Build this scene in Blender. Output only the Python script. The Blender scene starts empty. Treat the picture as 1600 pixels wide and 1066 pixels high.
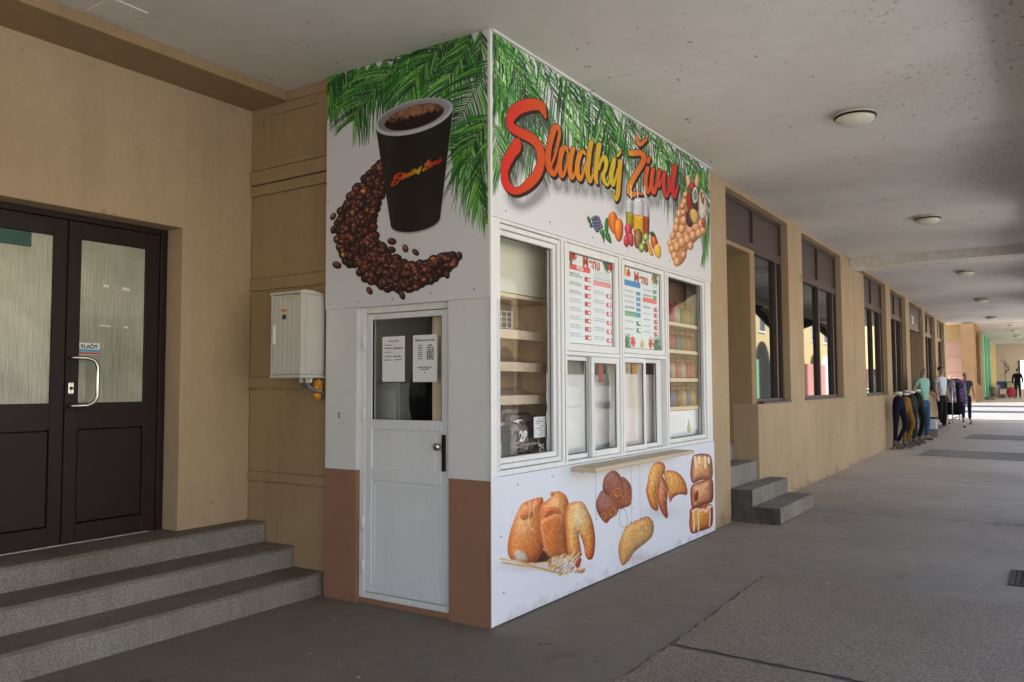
import bpy, bmesh, math, random
import numpy as np
from mathutils import Vector, Matrix, noise as mnoise
random.seed(7); rng = np.random.default_rng(7)
S = bpy.context.scene
COL = S.collection
R = math.radians

# ---------------------------------------------------------------- camera
cam_d = bpy.data.cameras.new('camera'); cam = bpy.data.objects.new('camera', cam_d); COL.objects.link(cam)
CAM = Vector((2.9763, -4.2587, 1.5178)); YAW, PITCH, ROLL = .5831, .0561, -.0043
FPX = 1271.4
_F = Vector((-math.sin(YAW)*math.cos(PITCH), math.cos(YAW)*math.cos(PITCH), math.sin(PITCH)))
_R0 = Vector((math.cos(YAW), math.sin(YAW), 0)); _U0 = _R0.cross(_F)
_R = math.cos(ROLL)*_R0 + math.sin(ROLL)*_U0
_U = -math.sin(ROLL)*_R0 + math.cos(ROLL)*_U0
cam.matrix_world = Matrix(((_R.x, _U.x, -_F.x, CAM.x), (_R.y, _U.y, -_F.y, CAM.y), (_R.z, _U.z, -_F.z, CAM.z), (0, 0, 0, 1)))
cam_d.sensor_width = 36; cam_d.lens = FPX/1600*36; cam_d.clip_start = .05; cam_d.clip_end = 2000
S.camera = cam

# ---------------------------------------------------------------- sky, sun, exposure
SUN_EL, SUN_AZ = R(60), R(261)      # azimuth clockwise from +Y
w = bpy.data.worlds.new('World'); S.world = w; w.use_nodes = True
nt = w.node_tree; bg = nt.nodes['Background']
sk = nt.nodes.new('ShaderNodeTexSky'); sk.sky_type = 'NISHITA'; sk.sun_disc = False
sk.sun_elevation = SUN_EL; sk.sun_rotation = SUN_AZ; sk.air_density = 1.2; sk.dust_density = 2.0
nt.links.new(sk.outputs[0], bg.inputs[0]); bg.inputs[1].default_value = .15
sl = bpy.data.lights.new('sun', 'SUN'); sl.energy = 5.0; sl.angle = R(.5); sl.color = (1, .965, .92)
so = bpy.data.objects.new('sun', sl); COL.objects.link(so); so.location = (0, 0, 30)
sd = Vector((math.sin(SUN_AZ)*math.cos(SUN_EL), math.cos(SUN_AZ)*math.cos(SUN_EL), math.sin(SUN_EL)))
so.rotation_euler = sd.to_track_quat('Z', 'Y').to_euler()
S.view_settings.view_transform = 'Standard'; S.view_settings.look = 'None'
S.view_settings.exposure = 1.82; S.view_settings.gamma = 1
S.view_settings.use_curve_mapping = False
S.cycles.max_bounces = 10; S.cycles.diffuse_bounces = 6; S.cycles.transparent_max_bounces = 12
S.cycles.caustics_reflective = False; S.cycles.caustics_refractive = False
S.cycles.sample_clamp_indirect = 6

# ---------------------------------------------------------------- helpers
def s2l(c):
    c = np.asarray(c, float)/255.
    return tuple(np.where(c <= .04045, c/12.92, ((c+.055)/1.055)**2.4))

def mat(name, base, rough=.8, spec=.3, metal=0, n1=None, n2=None, bump=None, streak=None, spots=None, coat=0):
    """n1/n2 = (scale, strength, dark colour factor); bump = (scale, strength, dist)"""
    m = bpy.data.materials.new(name); m.use_nodes = True
    T = m.node_tree; N = T.nodes; L = T.links; b = N['Principled BSDF']
    b.inputs['Roughness'].default_value = rough; b.inputs['Specular IOR Level'].default_value = spec
    b.inputs['Metallic'].default_value = metal; b.inputs['Coat Weight'].default_value = coat
    tc = N.new('ShaderNodeTexCoord'); src = tc.outputs['Object']
    col = N.new('ShaderNodeRGB'); col.outputs[0].default_value = (*base[:3], 1); out = col.outputs[0]
    def mul(out, fac, dark):
        mx = N.new('ShaderNodeMix'); mx.data_type = 'RGBA'; mx.blend_type = 'MULTIPLY'
        L.new(fac, mx.inputs[0]); L.new(out, mx.inputs[6]); mx.inputs[7].default_value = (*dark, 1)
        return mx.outputs[2]
    def noisefac(scale, lo, hi, detail=6, vec=None, stretch=None):
        n = N.new('ShaderNodeTexNoise'); n.inputs['Scale'].default_value = scale; n.inputs['Detail'].default_value = detail
        n.inputs['Roughness'].default_value = .6
        if stretch:
            mp = N.new('ShaderNodeMapping'); mp.inputs['Scale'].default_value = stretch; L.new(src, mp.inputs[0]); L.new(mp.outputs[0], n.inputs['Vector'])
        else: L.new(src, n.inputs['Vector'])
        r = N.new('ShaderNodeMapRange'); r.inputs[1].default_value = lo; r.inputs[2].default_value = hi
        L.new(n.outputs[0], r.inputs[0]); return r.outputs[0]
    def scl(f, k):
        v = N.new('ShaderNodeMath'); v.operation = 'MULTIPLY'; L.new(f, v.inputs[0]); v.inputs[1].default_value = min(1, k*2); return v.outputs[0]
    if n1: out = mul(out, scl(noisefac(n1[0], .35, .65), n1[1]), n1[2])
    if n2: out = mul(out, scl(noisefac(n2[0], .38, .62), n2[1]), n2[2])
    if streak: out = mul(out, noisefac(streak[0], .5, .8, stretch=streak[2]), streak[1])
    if spots:
        for sc, lo, hi, dark, st in spots: out = mul(out, noisefac(sc, lo, hi, 3, stretch=st), dark)
    L.new(out, b.inputs['Base Color'])
    if bump:
        hs = bump if isinstance(bump, list) else [bump]
        prev = None
        for sc, st, di in hs:
            n = N.new('ShaderNodeTexNoise'); n.inputs['Scale'].default_value = sc; n.inputs['Detail'].default_value = 4
            L.new(src, n.inputs['Vector'])
            bp = N.new('ShaderNodeBump'); bp.inputs['Strength'].default_value = st; bp.inputs['Distance'].default_value = di
            L.new(n.outputs[0], bp.inputs['Height'])
            if prev: L.new(prev, bp.inputs['Normal'])
            prev = bp.outputs[0]
        L.new(prev, b.inputs['Normal'])
    return m

def glassmat(name, tint=(.985, .99, .985), rough=.01, ior=1.5):
    m = bpy.data.materials.new(name); m.use_nodes = True; T = m.node_tree; N = T.nodes; L = T.links
    N.remove(N['Principled BSDF']); o = N['Material Output']
    tr = N.new('ShaderNodeBsdfTransparent'); tr.inputs[0].default_value = (*tint, 1)
    gl = N.new('ShaderNodeBsdfGlossy'); gl.inputs['Roughness'].default_value = rough
    ge = N.new('ShaderNodeNewGeometry'); dt = N.new('ShaderNodeVectorMath'); dt.operation = 'DOT_PRODUCT'; L.new(ge.outputs['Normal'], dt.inputs[0]); L.new(ge.outputs['Incoming'], dt.inputs[1])
    def ma(op, a, b):
        v = N.new('ShaderNodeMath'); v.operation = op
        for i, q in enumerate((a, b)):
            if q is None: continue
            if isinstance(q, (int, float)): v.inputs[i].default_value = q
            else: L.new(q, v.inputs[i])
        return v.outputs[0]
    fac = ma('MULTIPLY_ADD', ma('POWER', ma('SUBTRACT', 1.0, ma('ABSOLUTE', dt.outputs['Value'], None)), 5.0), .96); fac.node.inputs[2].default_value = .04
    n = N.new('ShaderNodeTexNoise'); n.inputs['Scale'].default_value = 1.3; tc = N.new('ShaderNodeTexCoord'); L.new(tc.outputs['Object'], n.inputs['Vector'])
    bp = N.new('ShaderNodeBump'); bp.inputs['Strength'].default_value = .12; bp.inputs['Distance'].default_value = .02
    L.new(n.outputs[0], bp.inputs['Height']); L.new(bp.outputs[0], gl.inputs['Normal'])
    mx = N.new('ShaderNodeMixShader'); L.new(fac, mx.inputs[0]); L.new(tr.outputs[0], mx.inputs[1]); L.new(gl.outputs[0], mx.inputs[2])
    L.new(mx.outputs[0], o.inputs[0]); return m

def root(name, label, cat, loc=(0, 0, 0), group=None, rz=0):
    o = bpy.data.objects.new(name, None); COL.objects.link(o); o.location = loc; o.rotation_euler = (0, 0, rz)
    o.empty_display_size = .2
    o['label'] = label; o['category'] = cat
    if group: o['group'] = group
    o['_b'] = 1
    return o
def base_of(p):
    v = Vector((0, 0, 0))
    while p is not None: v += p.location; p = p.parent
    return v
def tag(o, label=None, cat=None, group=None, kind=None):
    if label: o['label'] = label
    if cat: o['category'] = cat
    if group: o['group'] = group
    if kind: o['kind'] = kind
    return o
def obj(name, me, m, parent=None, label=None, kind=None):
    o = bpy.data.objects.new(name, me); COL.objects.link(o)
    if m is not None:
        for mm in (m if isinstance(m, (list, tuple)) else [m]): me.materials.append(mm)
    if parent is not None: o.parent = parent
    if label: o['label'] = label
    if kind: o['kind'] = kind
    return o
def bm2(name, bm, m, parent=None, off=None, smooth=False, **k):
    """off = world position to subtract (defaults to the parents' origin)"""
    if off is None: off = base_of(parent) if parent is not None else Vector((0, 0, 0))
    if off.length > 0: bmesh.ops.translate(bm, verts=bm.verts, vec=-off)
    bmesh.ops.recalc_face_normals(bm, faces=bm.faces)
    me = bpy.data.meshes.new(name); bm.to_mesh(me); bm.free()
    if smooth:
        for p in me.polygons: p.use_smooth = True
    return obj(name, me, m, parent, **k)
def addbox(bm, x0, x1, y0, y1, z0, z1, bev=0):
    vs = [bm.verts.new(c) for c in ((x0, y0, z0), (x1, y0, z0), (x1, y1, z0), (x0, y1, z0), (x0, y0, z1), (x1, y0, z1), (x1, y1, z1), (x0, y1, z1))]
    fs = [bm.faces.new([vs[i] for i in f]) for f in ((0, 3, 2, 1), (4, 5, 6, 7), (0, 1, 5, 4), (1, 2, 6, 5), (2, 3, 7, 6), (3, 0, 4, 7))]
    if bev:
        es = list({e for f in fs for e in f.edges})
        bmesh.ops.bevel(bm, geom=es, offset=bev, segments=1, affect='EDGES')
def boxes(name, L, m, parent=None, bev=0, split=False, **k):
    if split:
        for b in L: boxes(name, [b], m, parent, bev, **k)
        return
    bm = bmesh.new()
    for b in L: addbox(bm, *b, bev=bev)
    return bm2(name, bm, m, parent, **k)
def box(name, b, m, parent=None, bev=.002, **k): return boxes(name, [b], m, parent, bev, **k)
def addtube(bm, pts, r, seg=8, caps=True):
    pts = [Vector(p) for p in pts]; rs = r if isinstance(r, (list, tuple)) else [r]*len(pts)
    rings = []; up = Vector((0, 0, 1)); pn = None
    for i, p in enumerate(pts):
        t = (pts[min(i+1, len(pts)-1)]-pts[max(i-1, 0)]).normalized()
        if pn is None:
            a = up if abs(t.dot(up)) < .9 else Vector((1, 0, 0)); n = t.cross(a).normalized()
        else: n = (pn - t*pn.dot(t)).normalized()
        pn = n; b = t.cross(n)
        rings.append([bm.verts.new(p + rs[i]*(math.cos(2*math.pi*k/seg)*n + math.sin(2*math.pi*k/seg)*b)) for k in range(seg)])
    for a, b in zip(rings, rings[1:]):
        for k in range(seg): bm.faces.new((a[k], a[(k+1) % seg], b[(k+1) % seg], b[k]))
    if caps: bm.faces.new(rings[0][::-1]); bm.faces.new(rings[-1])
def tube(name, pts, r, m, parent=None, seg=8, **k):
    bm = bmesh.new(); addtube(bm, pts, r, seg); return bm2(name, bm, m, parent, smooth=True, **k)
def addlathe(bm, prof, c, seg=16, axis='z'):
    rings = []
    for r, h in prof:
        ring = []
        for k in range(seg):
            a = 2*math.pi*k/seg
            ring.append(bm.verts.new((c[0]+r*math.cos(a), c[1]+r*math.sin(a), c[2]+h)))
        rings.append(ring)
    for a, b in zip(rings, rings[1:]):
        for k in range(seg): bm.faces.new((a[k], a[(k+1) % seg], b[(k+1) % seg], b[k]))
    bm.faces.new(rings[0][::-1]); bm.faces.new(rings[-1])
def lathe(name, prof, c, m, parent=None, seg=16, smooth=True, **k):
    bm = bmesh.new(); addlathe(bm, prof, c, seg); return bm2(name, bm, m, parent, smooth=smooth, **k)
def prism(name, poly, axis, a0, a1, m, parent=None, **k):
    """polygon in the other two axes, extruded along axis from a0 to a1"""
    bm = bmesh.new()
    def P(u, v, a):
        return {'x': (a, u, v), 'y': (u, a, v), 'z': (u, v, a)}[axis]
    A = [bm.verts.new(P(u, v, a0)) for u, v in poly]; B = [bm.verts.new(P(u, v, a1)) for u, v in poly]
    n = len(poly)
    for i in range(n): bm.faces.new((A[i], A[(i+1) % n], B[(i+1) % n], B[i]))
    fa = bm.faces.new(A[::-1]); fb = bm.faces.new(B)
    bmesh.ops.triangulate(bm, faces=[fa, fb])
    return bm2(name, bm, m, parent, **k)
def catmull(P, n=6, closed=False):
    P = [np.array(p, float) for p in P]; out = []
    N_ = len(P); rngi = range(N_ if closed else N_-1)
    for i in rngi:
        if closed: p0, p1, p2, p3 = P[(i-1) % N_], P[i], P[(i+1) % N_], P[(i+2) % N_]
        else: p0, p1, p2, p3 = P[max(i-1, 0)], P[i], P[i+1], P[min(i+2, N_-1)]
        for k in range(n):
            t = k/n
            out.append(.5*((2*p1)+(-p0+p2)*t+(2*p0-5*p1+4*p2-p3)*t*t+(-p0+3*p1-3*p2+p3)*t**3))
    if not closed: out.append(P[-1])
    return out
def gz(y):                                     # the arcade floor rises gently away from the camera
    return float(np.interp(y, [-60, 4, 8, 15, 22, 31, 41, 54, 61, 120, 400], [0, 0, .05, .12, .2, .33, .65, .72, 1.22, 1.4, 1.6]))

# ---------------------------------------------------------------- flat print: pictures painted texel by texel on the sign sheets
class Sheet:
    """a printed sheet on a kiosk face; artwork is drawn in the tracing's coordinates and mapped onto the flat face"""
    def __init__(s, face, u0, u1, v0, v1, res, bg):
        s.face, s.u0, s.u1, s.v0, s.v1, s.res = face, u0, u1, v0, v1, res
        s.W = int((u1-u0)*res); s.H = int((v1-v0)*res)
        uu = u0+(np.arange(s.W)+.5)/res; vv = v0+(np.arange(s.H)+.5)/res
        U_, V_ = np.meshgrid(uu, vv)
        X, Y = (U_, 0*U_) if face == 'door' else (0*U_, U_)
        d = np.stack([X-CAM.x, Y-CAM.y, V_-CAM.z], -1)
        z = d@np.array(_F); s.X = 800+FPX*(d@np.array(_R))/z; s.Y = 533-FPX*(d@np.array(_U))/z
        s.img = np.empty((s.H, s.W, 3)); s.img[:] = s2l(bg)
    def uv(s, px, py):
        d = _F + _R*(px-800)/FPX - _U*(py-533)/FPX
        if s.face == 'door': t = -CAM.y/d.y; return CAM.x+t*d.x, CAM.z+t*d.z
        t = -CAM.x/d.x; return CAM.y+t*d.y, CAM.z+t*d.z
    def win(s, x0, x1, y0, y1):
        c = [s.uv(x, y) for x in (x0, x1) for y in (y0, y1)]
        a = int((min(p[0] for p in c)-s.u0)*s.res)-1; b = int((max(p[0] for p in c)-s.u0)*s.res)+2
        e = int((min(p[1] for p in c)-s.v0)*s.res)-1; f = int((max(p[1] for p in c)-s.v0)*s.res)+2
        a, b = max(a, 0), min(b, s.W); e, f = max(e, 0), min(f, s.H)
        if a >= b or e >= f: return None
        return slice(e, f), slice(a, b)
    def put(s, w, al, col):
        al = al[..., None]; s.img[w] = s.img[w]*(1-al)+np.asarray(col)*al
    def caps(s, pts, w):
        """signed distance to a chain of round cones"""
        X, Y = s.X[w], s.Y[w]; D = np.full(X.shape, 1e3)
        for (ax, ay, ar), (bx, by, br) in zip(pts, pts[1:]):
            dx, dy = bx-ax, by-ay; L2 = dx*dx+dy*dy+1e-9
            t = np.clip(((X-ax)*dx+(Y-ay)*dy)/L2, 0, 1)
            D = np.minimum(D, np.hypot(X-ax-t*dx, Y-ay-t*dy)-(ar+t*(br-ar)))
        return D
    def stroke(s, pts, col, aa=.3, alpha=1):
        m = max(p[2] for p in pts)+1
        w = s.win(min(p[0] for p in pts)-m, max(p[0] for p in pts)+m, min(p[1] for p in pts)-m, max(p[1] for p in pts)+m)
        if w is None: return
        D = s.caps(pts, w); s.put(w, np.clip(.5-D/(2*aa), 0, 1)*alpha, col)
    def poly(s, P, w):
        X, Y = s.X[w], s.Y[w]; D = np.full(X.shape, 1e6); ins = np.zeros(X.shape, bool); n = len(P)
        for i in range(n):
            ax, ay = P[i][:2]; bx, by = P[(i+1) % n][:2]; dx, dy = bx-ax, by-ay
            t = np.clip(((X-ax)*dx+(Y-ay)*dy)/(dx*dx+dy*dy+1e-9), 0, 1)
            D = np.minimum(D, np.hypot(X-ax-t*dx, Y-ay-t*dy))
            c = ((ay > Y) != (by > Y)) & (X < dx*(Y-ay)/(dy if abs(dy) > 1e-9 else 1e-9)+ax); ins ^= c
        return np.where(ins, -D, D)
    def blob(s, P, c0, c1, depth=8, tex=.25, cell=2., light=(-.5, -.7), hi=None, smooth=True, seed=1, c2=None, aa=.4, gloss=.10):
        """a rounded, textured thing: c0 inside, c1 near its edge"""
        if smooth: P = catmull(P, 5, True)
        xs = [p[0] for p in P]; ys = [p[1] for p in P]
        w = s.win(min(xs)-2, max(xs)+2, min(ys)-2, max(ys)+2)
        if w is None: return
        D = s.poly(P, w); X, Y = s.X[w], s.Y[w]
        k = np.clip(-D/depth, 0, 1)[..., None]; k = k*k*(3-2*k)
        col = np.array(s2l(c1))*(1-k)+np.array(s2l(c0))*k
        cx, cy = np.mean(xs), np.mean(ys); sx, sy = max(np.ptp(xs), 1)/2, max(np.ptp(ys), 1)/2
        if hi is not None:
            g = np.exp(-(((X-cx)/sx-light[0]*.5)**2+((Y-cy)/sy-light[1]*.5)**2)/.22)[..., None]
            col = col*(1-g*.8)+np.array(s2l(hi))*g*.8
        if c2 is not None:
            g = np.clip(((X-cx)/sx+(Y-cy)/sy)*.45+.1, 0, 1)[..., None]; col = col*(1-g)+np.array(s2l(c2))*g
        nz = vnoise(X, Y, cell, seed)*.5+vnoise(X, Y, cell*.45, seed+5)*.3+vnoise(X, Y, cell*2.7, seed+9)*.2
        col = col*(1+tex*2*(nz[..., None]-.5))
        dd = depth*2.0; t = np.clip(-D/dd, 0, 1); hgt = dd*.75*np.sqrt(1-(1-t)**2+1e-6)+(nz-.5)*tex*3.2
        if min(hgt.shape) > 3:
            gy, gx = np.gradient(hgt); gx = gx/np.maximum(np.gradient(X, axis=1), 1e-3); gy = gy/np.minimum(np.gradient(Y, axis=0), -1e-3)
            q = 1/np.sqrt(gx*gx+gy*gy+1); nl = np.clip((.42*gx+.62*gy+.66)*q, 0, 1); col = col*(.50+.72*nl)[..., None]
            if gloss: col = col+(np.clip((.30*gx+.46*gy+.84)*q, 0, 1)**26*gloss)[..., None]
        s.put(w, np.clip(.5-D/(2*aa), 0, 1), np.clip(col, 0, 1))
    def shade(s, x0, x1, y0, y1, cx, cy, sx, sy, a, col=(90, 85, 90)):
        w = s.win(x0, x1, y0, y1)
        if w is None: return
        g = np.exp(-(((s.X[w]-cx)/sx)**2+((s.Y[w]-cy)/sy)**2))*a
        s.put(w, g, s2l(col))
    def material(s, name, rough=.35):
        return imgmat(name, s.img, rough)
def imgmat(name, img, rough=.35):
    H, W = img.shape[:2]
    im = bpy.data.images.new(name, W, H, float_buffer=False)
    c = np.clip(img, 0, 1); c = np.where(c <= .0031308, c*12.92, 1.055*c**(1/2.4)-.055)
    im.pixels.foreach_set(np.dstack([c, np.ones((H, W))]).astype(np.float32).ravel()); im.update(); im.pack()
    m = bpy.data.materials.new(name); m.use_nodes = True; T = m.node_tree
    t = T.nodes.new('ShaderNodeTexImage'); t.image = im; t.extension = 'EXTEND'
    b = T.nodes['Principled BSDF']; T.links.new(t.outputs[0], b.inputs['Base Color'])
    b.inputs['Roughness'].default_value = rough; b.inputs['Specular IOR Level'].default_value = .4
    return m
def vnoise(X, Y, cell, seed):
    xi = np.floor(X/cell).astype(int); yi = np.floor(Y/cell).astype(int); fx = X/cell-xi; fy = Y/cell-yi
    fx = fx*fx*(3-2*fx); fy = fy*fy*(3-2*fy)
    def h(a, b): v = np.sin(a*127.1+b*311.7+seed*74.7)*43758.5453; return v-np.floor(v)
    return (h(xi, yi)*(1-fx)+h(xi+1, yi)*fx)*(1-fy)+(h(xi, yi+1)*(1-fx)+h(xi+1, yi+1)*fx)*fy
def quadsheet(name, P, m, parent, **k):
    """a flat rectangle, corners P = lower left, lower right, upper right, upper left"""
    me = bpy.data.meshes.new(name); b = base_of(parent) if parent is not None else Vector((0, 0, 0))
    me.from_pydata([tuple(Vector(p)-b) for p in P], [], [(0, 1, 2, 3)])
    uv = me.uv_layers.new(name='UVMap')
    for i, c in enumerate(((0, 0), (1, 0), (1, 1), (0, 1))): uv.data[i].uv = c
    return obj(name, me, m, parent, **k)

# ---- palm fronds
GREENS = [(24, 74, 34), (32, 100, 38), (56, 134, 44), (92, 164, 58), (16, 50, 32), (122, 182, 88), (40, 116, 60)]
def frond(sh, rachis, ln, n=26, spread=55, grav=.5, seed=0, wid=1.5, greens=GREENS, lscale=(1, 1)):
    rs = random.Random(seed); C = catmull(rachis, 8); m = len(C)
    for side in (-1, 1):
        for i in range(n):
            t = (i+.5*rs.random())/n; k = min(int(t*(m-1)), m-2)
            p = C[k]; tg = C[k+1]-C[k]; tg = tg/(np.linalg.norm(tg)+1e-9)
            a = R(spread*(1-.35*t)+rs.uniform(-6, 6))*side
            d = np.array([tg[0]*math.cos(a)-tg[1]*math.sin(a), tg[0]*math.sin(a)+tg[1]*math.cos(a)])
            L_ = ln*(.55+.9*math.sin(math.pi*min(1, .15+t*.8)))*rs.uniform(.8, 1.1)
            pts = []; q = np.array(p, float); dd = d.copy()
            for j in range(6):
                f = j/5; pts.append((q[0], q[1], wid*(.35+1.0*math.sin(math.pi*(.12+.83*f)))*(1-f*.55)*.75))
                q = q+dd*L_/5*np.array(lscale); dd = dd+np.array([0, grav/5]); dd = dd/np.linalg.norm(dd)
            c = np.array(s2l(rs.choice(greens)))*rs.uniform(.7, 1.25)
            sh.stroke(pts, c, .3)
            if rs.random() < .35: sh.stroke([(a_, b_, .22) for a_, b_, _ in pts[1:5]], c*1.9+.02, .25)
    sh.stroke([(p[0], p[1], wid*.75*(1-.6*i/m)) for i, p in enumerate(C)], s2l((88, 112, 44)), .3)

# ---- the shop's script lettering, traced as strokes of varying width (x, y, radius)
def T(lst, ox, oy, sc): return [[(ox+x/sc, oy+y/sc, r/sc) for x, y, r in st] for st in lst]
LET = T([
 [(478, 262, 9), (462, 212, 24), (425, 148, 45), (330, 142, 58), (235, 172, 58), (172, 228, 50), (146, 298, 35), (168, 352, 38), (220, 390, 42), (300, 425, 45), (372, 472, 42), (415, 530, 38), (434, 600, 36), (435, 670, 36), (418, 740, 41), (385, 805, 44), (330, 868, 44), (258, 925, 34), (190, 942, 32), (136, 905, 36), (104, 845, 35), (98, 760, 33), (116, 680, 44), (158, 600, 48), (200, 535, 52), (213, 480, 30)]], 770, 140, 5.923)
LET += T([
 [(228, 270, 15), (232, 190, 17), (205, 130, 26), (170, 150, 34), (140, 250, 33), (110, 380, 33), (102, 500, 33), (122, 600, 33), (165, 662, 24), (200, 600, 20), (228, 520, 16)],
 [(225, 230, 16), (205, 360, 15), (170, 480, 14), (140, 560, 10)],
 [(325, 420, 10), (300, 360, 22), (265, 380, 30), (240, 480, 27), (232, 590, 27), (255, 680, 22), (285, 640, 16), (318, 520, 12), (330, 430, 10)],
 [(380, 375, 28), (358, 480, 27), (346, 600, 27), (366, 700, 22), (402, 640, 14), (420, 560, 12)],
 [(520, 440, 10), (490, 405, 22), (455, 440, 28), (428, 560, 27), (434, 660, 26), (462, 718, 20), (492, 650, 15), (518, 540, 12)],
 [(582, 305, 28), (565, 400, 27), (552, 520, 27), (542, 630, 27), (558, 715, 24), (578, 740, 14), (600, 660, 12)],
 [(672, 332, 28), (655, 440, 27), (640, 560, 27), (632, 680, 26), (648, 755, 15)],
 [(672, 600, 12), (690, 520, 16), (725, 470, 28), (752, 530, 24), (738, 610, 20), (712, 670, 24), (735, 745, 20), (765, 780, 14), (790, 720, 12)],
 [(838, 492, 22), (822, 580, 28), (804, 680, 27), (826, 780, 18), (852, 710, 14), (880, 600, 13)],
 [(908, 515, 26), (898, 640, 25), (888, 780, 24), (878, 880, 25), (862, 945, 16), (835, 895, 12), (812, 845, 5)],
 [(905, 412, 17), (878, 452, 15)]], 840, 180, 7.107)
LET += T([
 [(293, 118, 20), (335, 232, 28), (418, 162, 27)],
 [(222, 350, 44), (300, 345, 42), (368, 360, 36), (398, 420, 38), (370, 500, 38), (310, 600, 37), (250, 700, 37), (202, 800, 38), (182, 890, 34)],
 [(185, 890, 34), (240, 925, 40), (310, 905, 26), (385, 932, 6)],
 [(467, 425, 26), (455, 475, 22)],
 [(446, 560, 28), (424, 680, 27), (420, 800, 27), (448, 900, 24), (476, 830, 14), (490, 700, 12)],
 [(522, 575, 28), (504, 700, 27), (502, 820, 29), (532, 902, 26), (565, 810, 20), (590, 690, 16), (612, 590, 26)],
 [(612, 590, 26), (592, 700, 24), (602, 810, 20), (640, 720, 14), (680, 620, 25), (668, 740, 24), (676, 850, 26), (708, 950, 22), (738, 880, 16), (745, 780, 12)],
 [(738, 690, 18), (752, 790, 20), (772, 880, 14)],
 [(822, 540, 36), (808, 690, 33), (796, 820, 30), (816, 960, 24), (848, 880, 18), (872, 800, 10)]], 960, 200, 8.88)
LET = [[tuple(p) for p in catmull(st, 4)] for st in LET]
def lettercol(X):
    k = np.array([785, 850, 905, 950, 965, 985, 1010, 1040, 1060]); c = np.array([s2l(q) for q in ((214, 40, 34), (212, 84, 34), (220, 140, 44), (210, 190, 46), (212, 168, 44), (224, 140, 40), (222, 90, 36), (212, 52, 36), (205, 34, 40))])
    return np.stack([np.interp(X, k, c[:, j]) for j in range(3)], -1)

# =============== sheet A: coffee cup, beans and palm on the door side
A = Sheet('door', -1.48, 0, 2.09, 3.85, 420, (214, 215, 221))
DG = GREENS + [(16, 50, 28), (24, 74, 32)]
for i in range(15):                                  # dense dark greens behind the fronds
    x = 520+i*16.6; y = 118-(x-511)*.297+rng.uniform(-4, 10)
    frond(A, [(x, y), (x+rng.uniform(-10, 2), y+26), (x+rng.uniform(-26, 0), y+52)], 40, 16, 34, .7, i, 1.5, DG)
frond(A, [(556, 100), (534, 118), (520, 142), (513, 160)], 34, 18, 50, .9, 41, 1.5)
frond(A, [(530, 112), (520, 130), (514, 150)], 46, 14, 30, 1.2, 47, 1.6)
frond(A, [(664, 72), (625, 102), (594, 133), (571, 160), (553, 190)], 56, 54, 48, .7, 42, 1.4)
frond(A, [(700, 66), (672, 92), (652, 126), (640, 158)], 60, 40, 36, .8, 43, 1.4)
frond(A, [(735, 62), (722, 92), (700, 128), (690, 150)], 56, 40, 40, .6, 44, 1.4)
frond(A, [(768, 95), (752, 128), (734, 160), (716, 192), (704, 214)], 62, 56, 56, .8, 45, 1.5)
frond(A, [(766, 180), (748, 210), (730, 226), (716, 236)], 78, 34, 60, 1.5, 48, 1.45)
frond(A, [(764, 190), (744, 218), (735, 250), (744, 285), (752, 315)], 56, 40, 40, .9, 46, 1.3)
frond(A, [(768, 215), (752, 262), (750, 305), (762, 350)], 40, 30, 28, .8, 49, 1.2)
for i in range(90):
    x = rng.uniform(515, 765); y = 118-(x-511)*.297+rng.uniform(4, 62)
    A.stroke([(x, y, .5), (x+rng.uniform(-1.5, .5), y+rng.uniform(1.5, 5), .25)], s2l((196, 206, 196)), .3, .8)
# beans
CR = catmull([(a_, b_, c_*.86) for a_, b_, c_ in [(603, 266, 14), (588, 288, 22), (567, 322, 28), (556, 356, 34), (566, 392, 36), (594, 418, 33), (626, 432, 26), (655, 430, 21), (684, 418, 16), (704, 408, 11)]], 6)
beans = []
for p in CR:
    for _ in range(15):
        a = rng.uniform(0, 2*math.pi); q = math.sqrt(rng.uniform(0, 1))*p[2]*1.0
        beans.append((p[0]+q*math.cos(a), p[1]+q*math.sin(a)))
beans += [(528, 415), (630, 462), (579, 455), (719, 401), (710, 415), (700, 430), (676, 440), (652, 450), (613, 391), (635, 389), (651, 395), (614, 378), (522, 339), (522, 360)]
for bx, by in beans[:-14]: A.stroke([(bx, by, 7), (bx+.1, by, 7)], s2l((40, 24, 22)), .5)
for i, (bx, by) in enumerate(beans):
    a = rng.uniform(0, math.pi); L_ = rng.uniform(5.9, 7.4); w_ = L_*rng.uniform(.62, .8)
    if i >= len(beans)-14: L_ *= 1.12; w_ *= 1.12
    P = [(bx+L_*math.cos(t)*math.cos(a)-w_*math.sin(t)*math.sin(a), by+L_*math.cos(t)*math.sin(a)+w_*math.sin(t)*math.cos(a)) for t in np.linspace(0, 2*math.pi, 10)[:-1]]
    tone = [(80, 44, 40), (66, 38, 36), (92, 50, 42), (60, 36, 34), (106, 56, 44)][i % 5]
    if i % 53 == 7: tone = (150, 96, 50)
    A.blob(P, tone, (26, 14, 14), 3.4, .15, 2., hi=tuple(min(255, int(c*1.7+12)) for c in tone), light=(-.3, -.6), seed=i, smooth=False, aa=.35)
    if rng.random() < .45:
        A.stroke([(bx-L_*.7*math.cos(a), by-L_*.7*math.sin(a), .3), (bx+.8*math.sin(a), by-.8*math.cos(a), .7), (bx+L_*.7*math.cos(a), by+L_*.7*math.sin(a), .3)], s2l((30, 16, 14)), .3)
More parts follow.
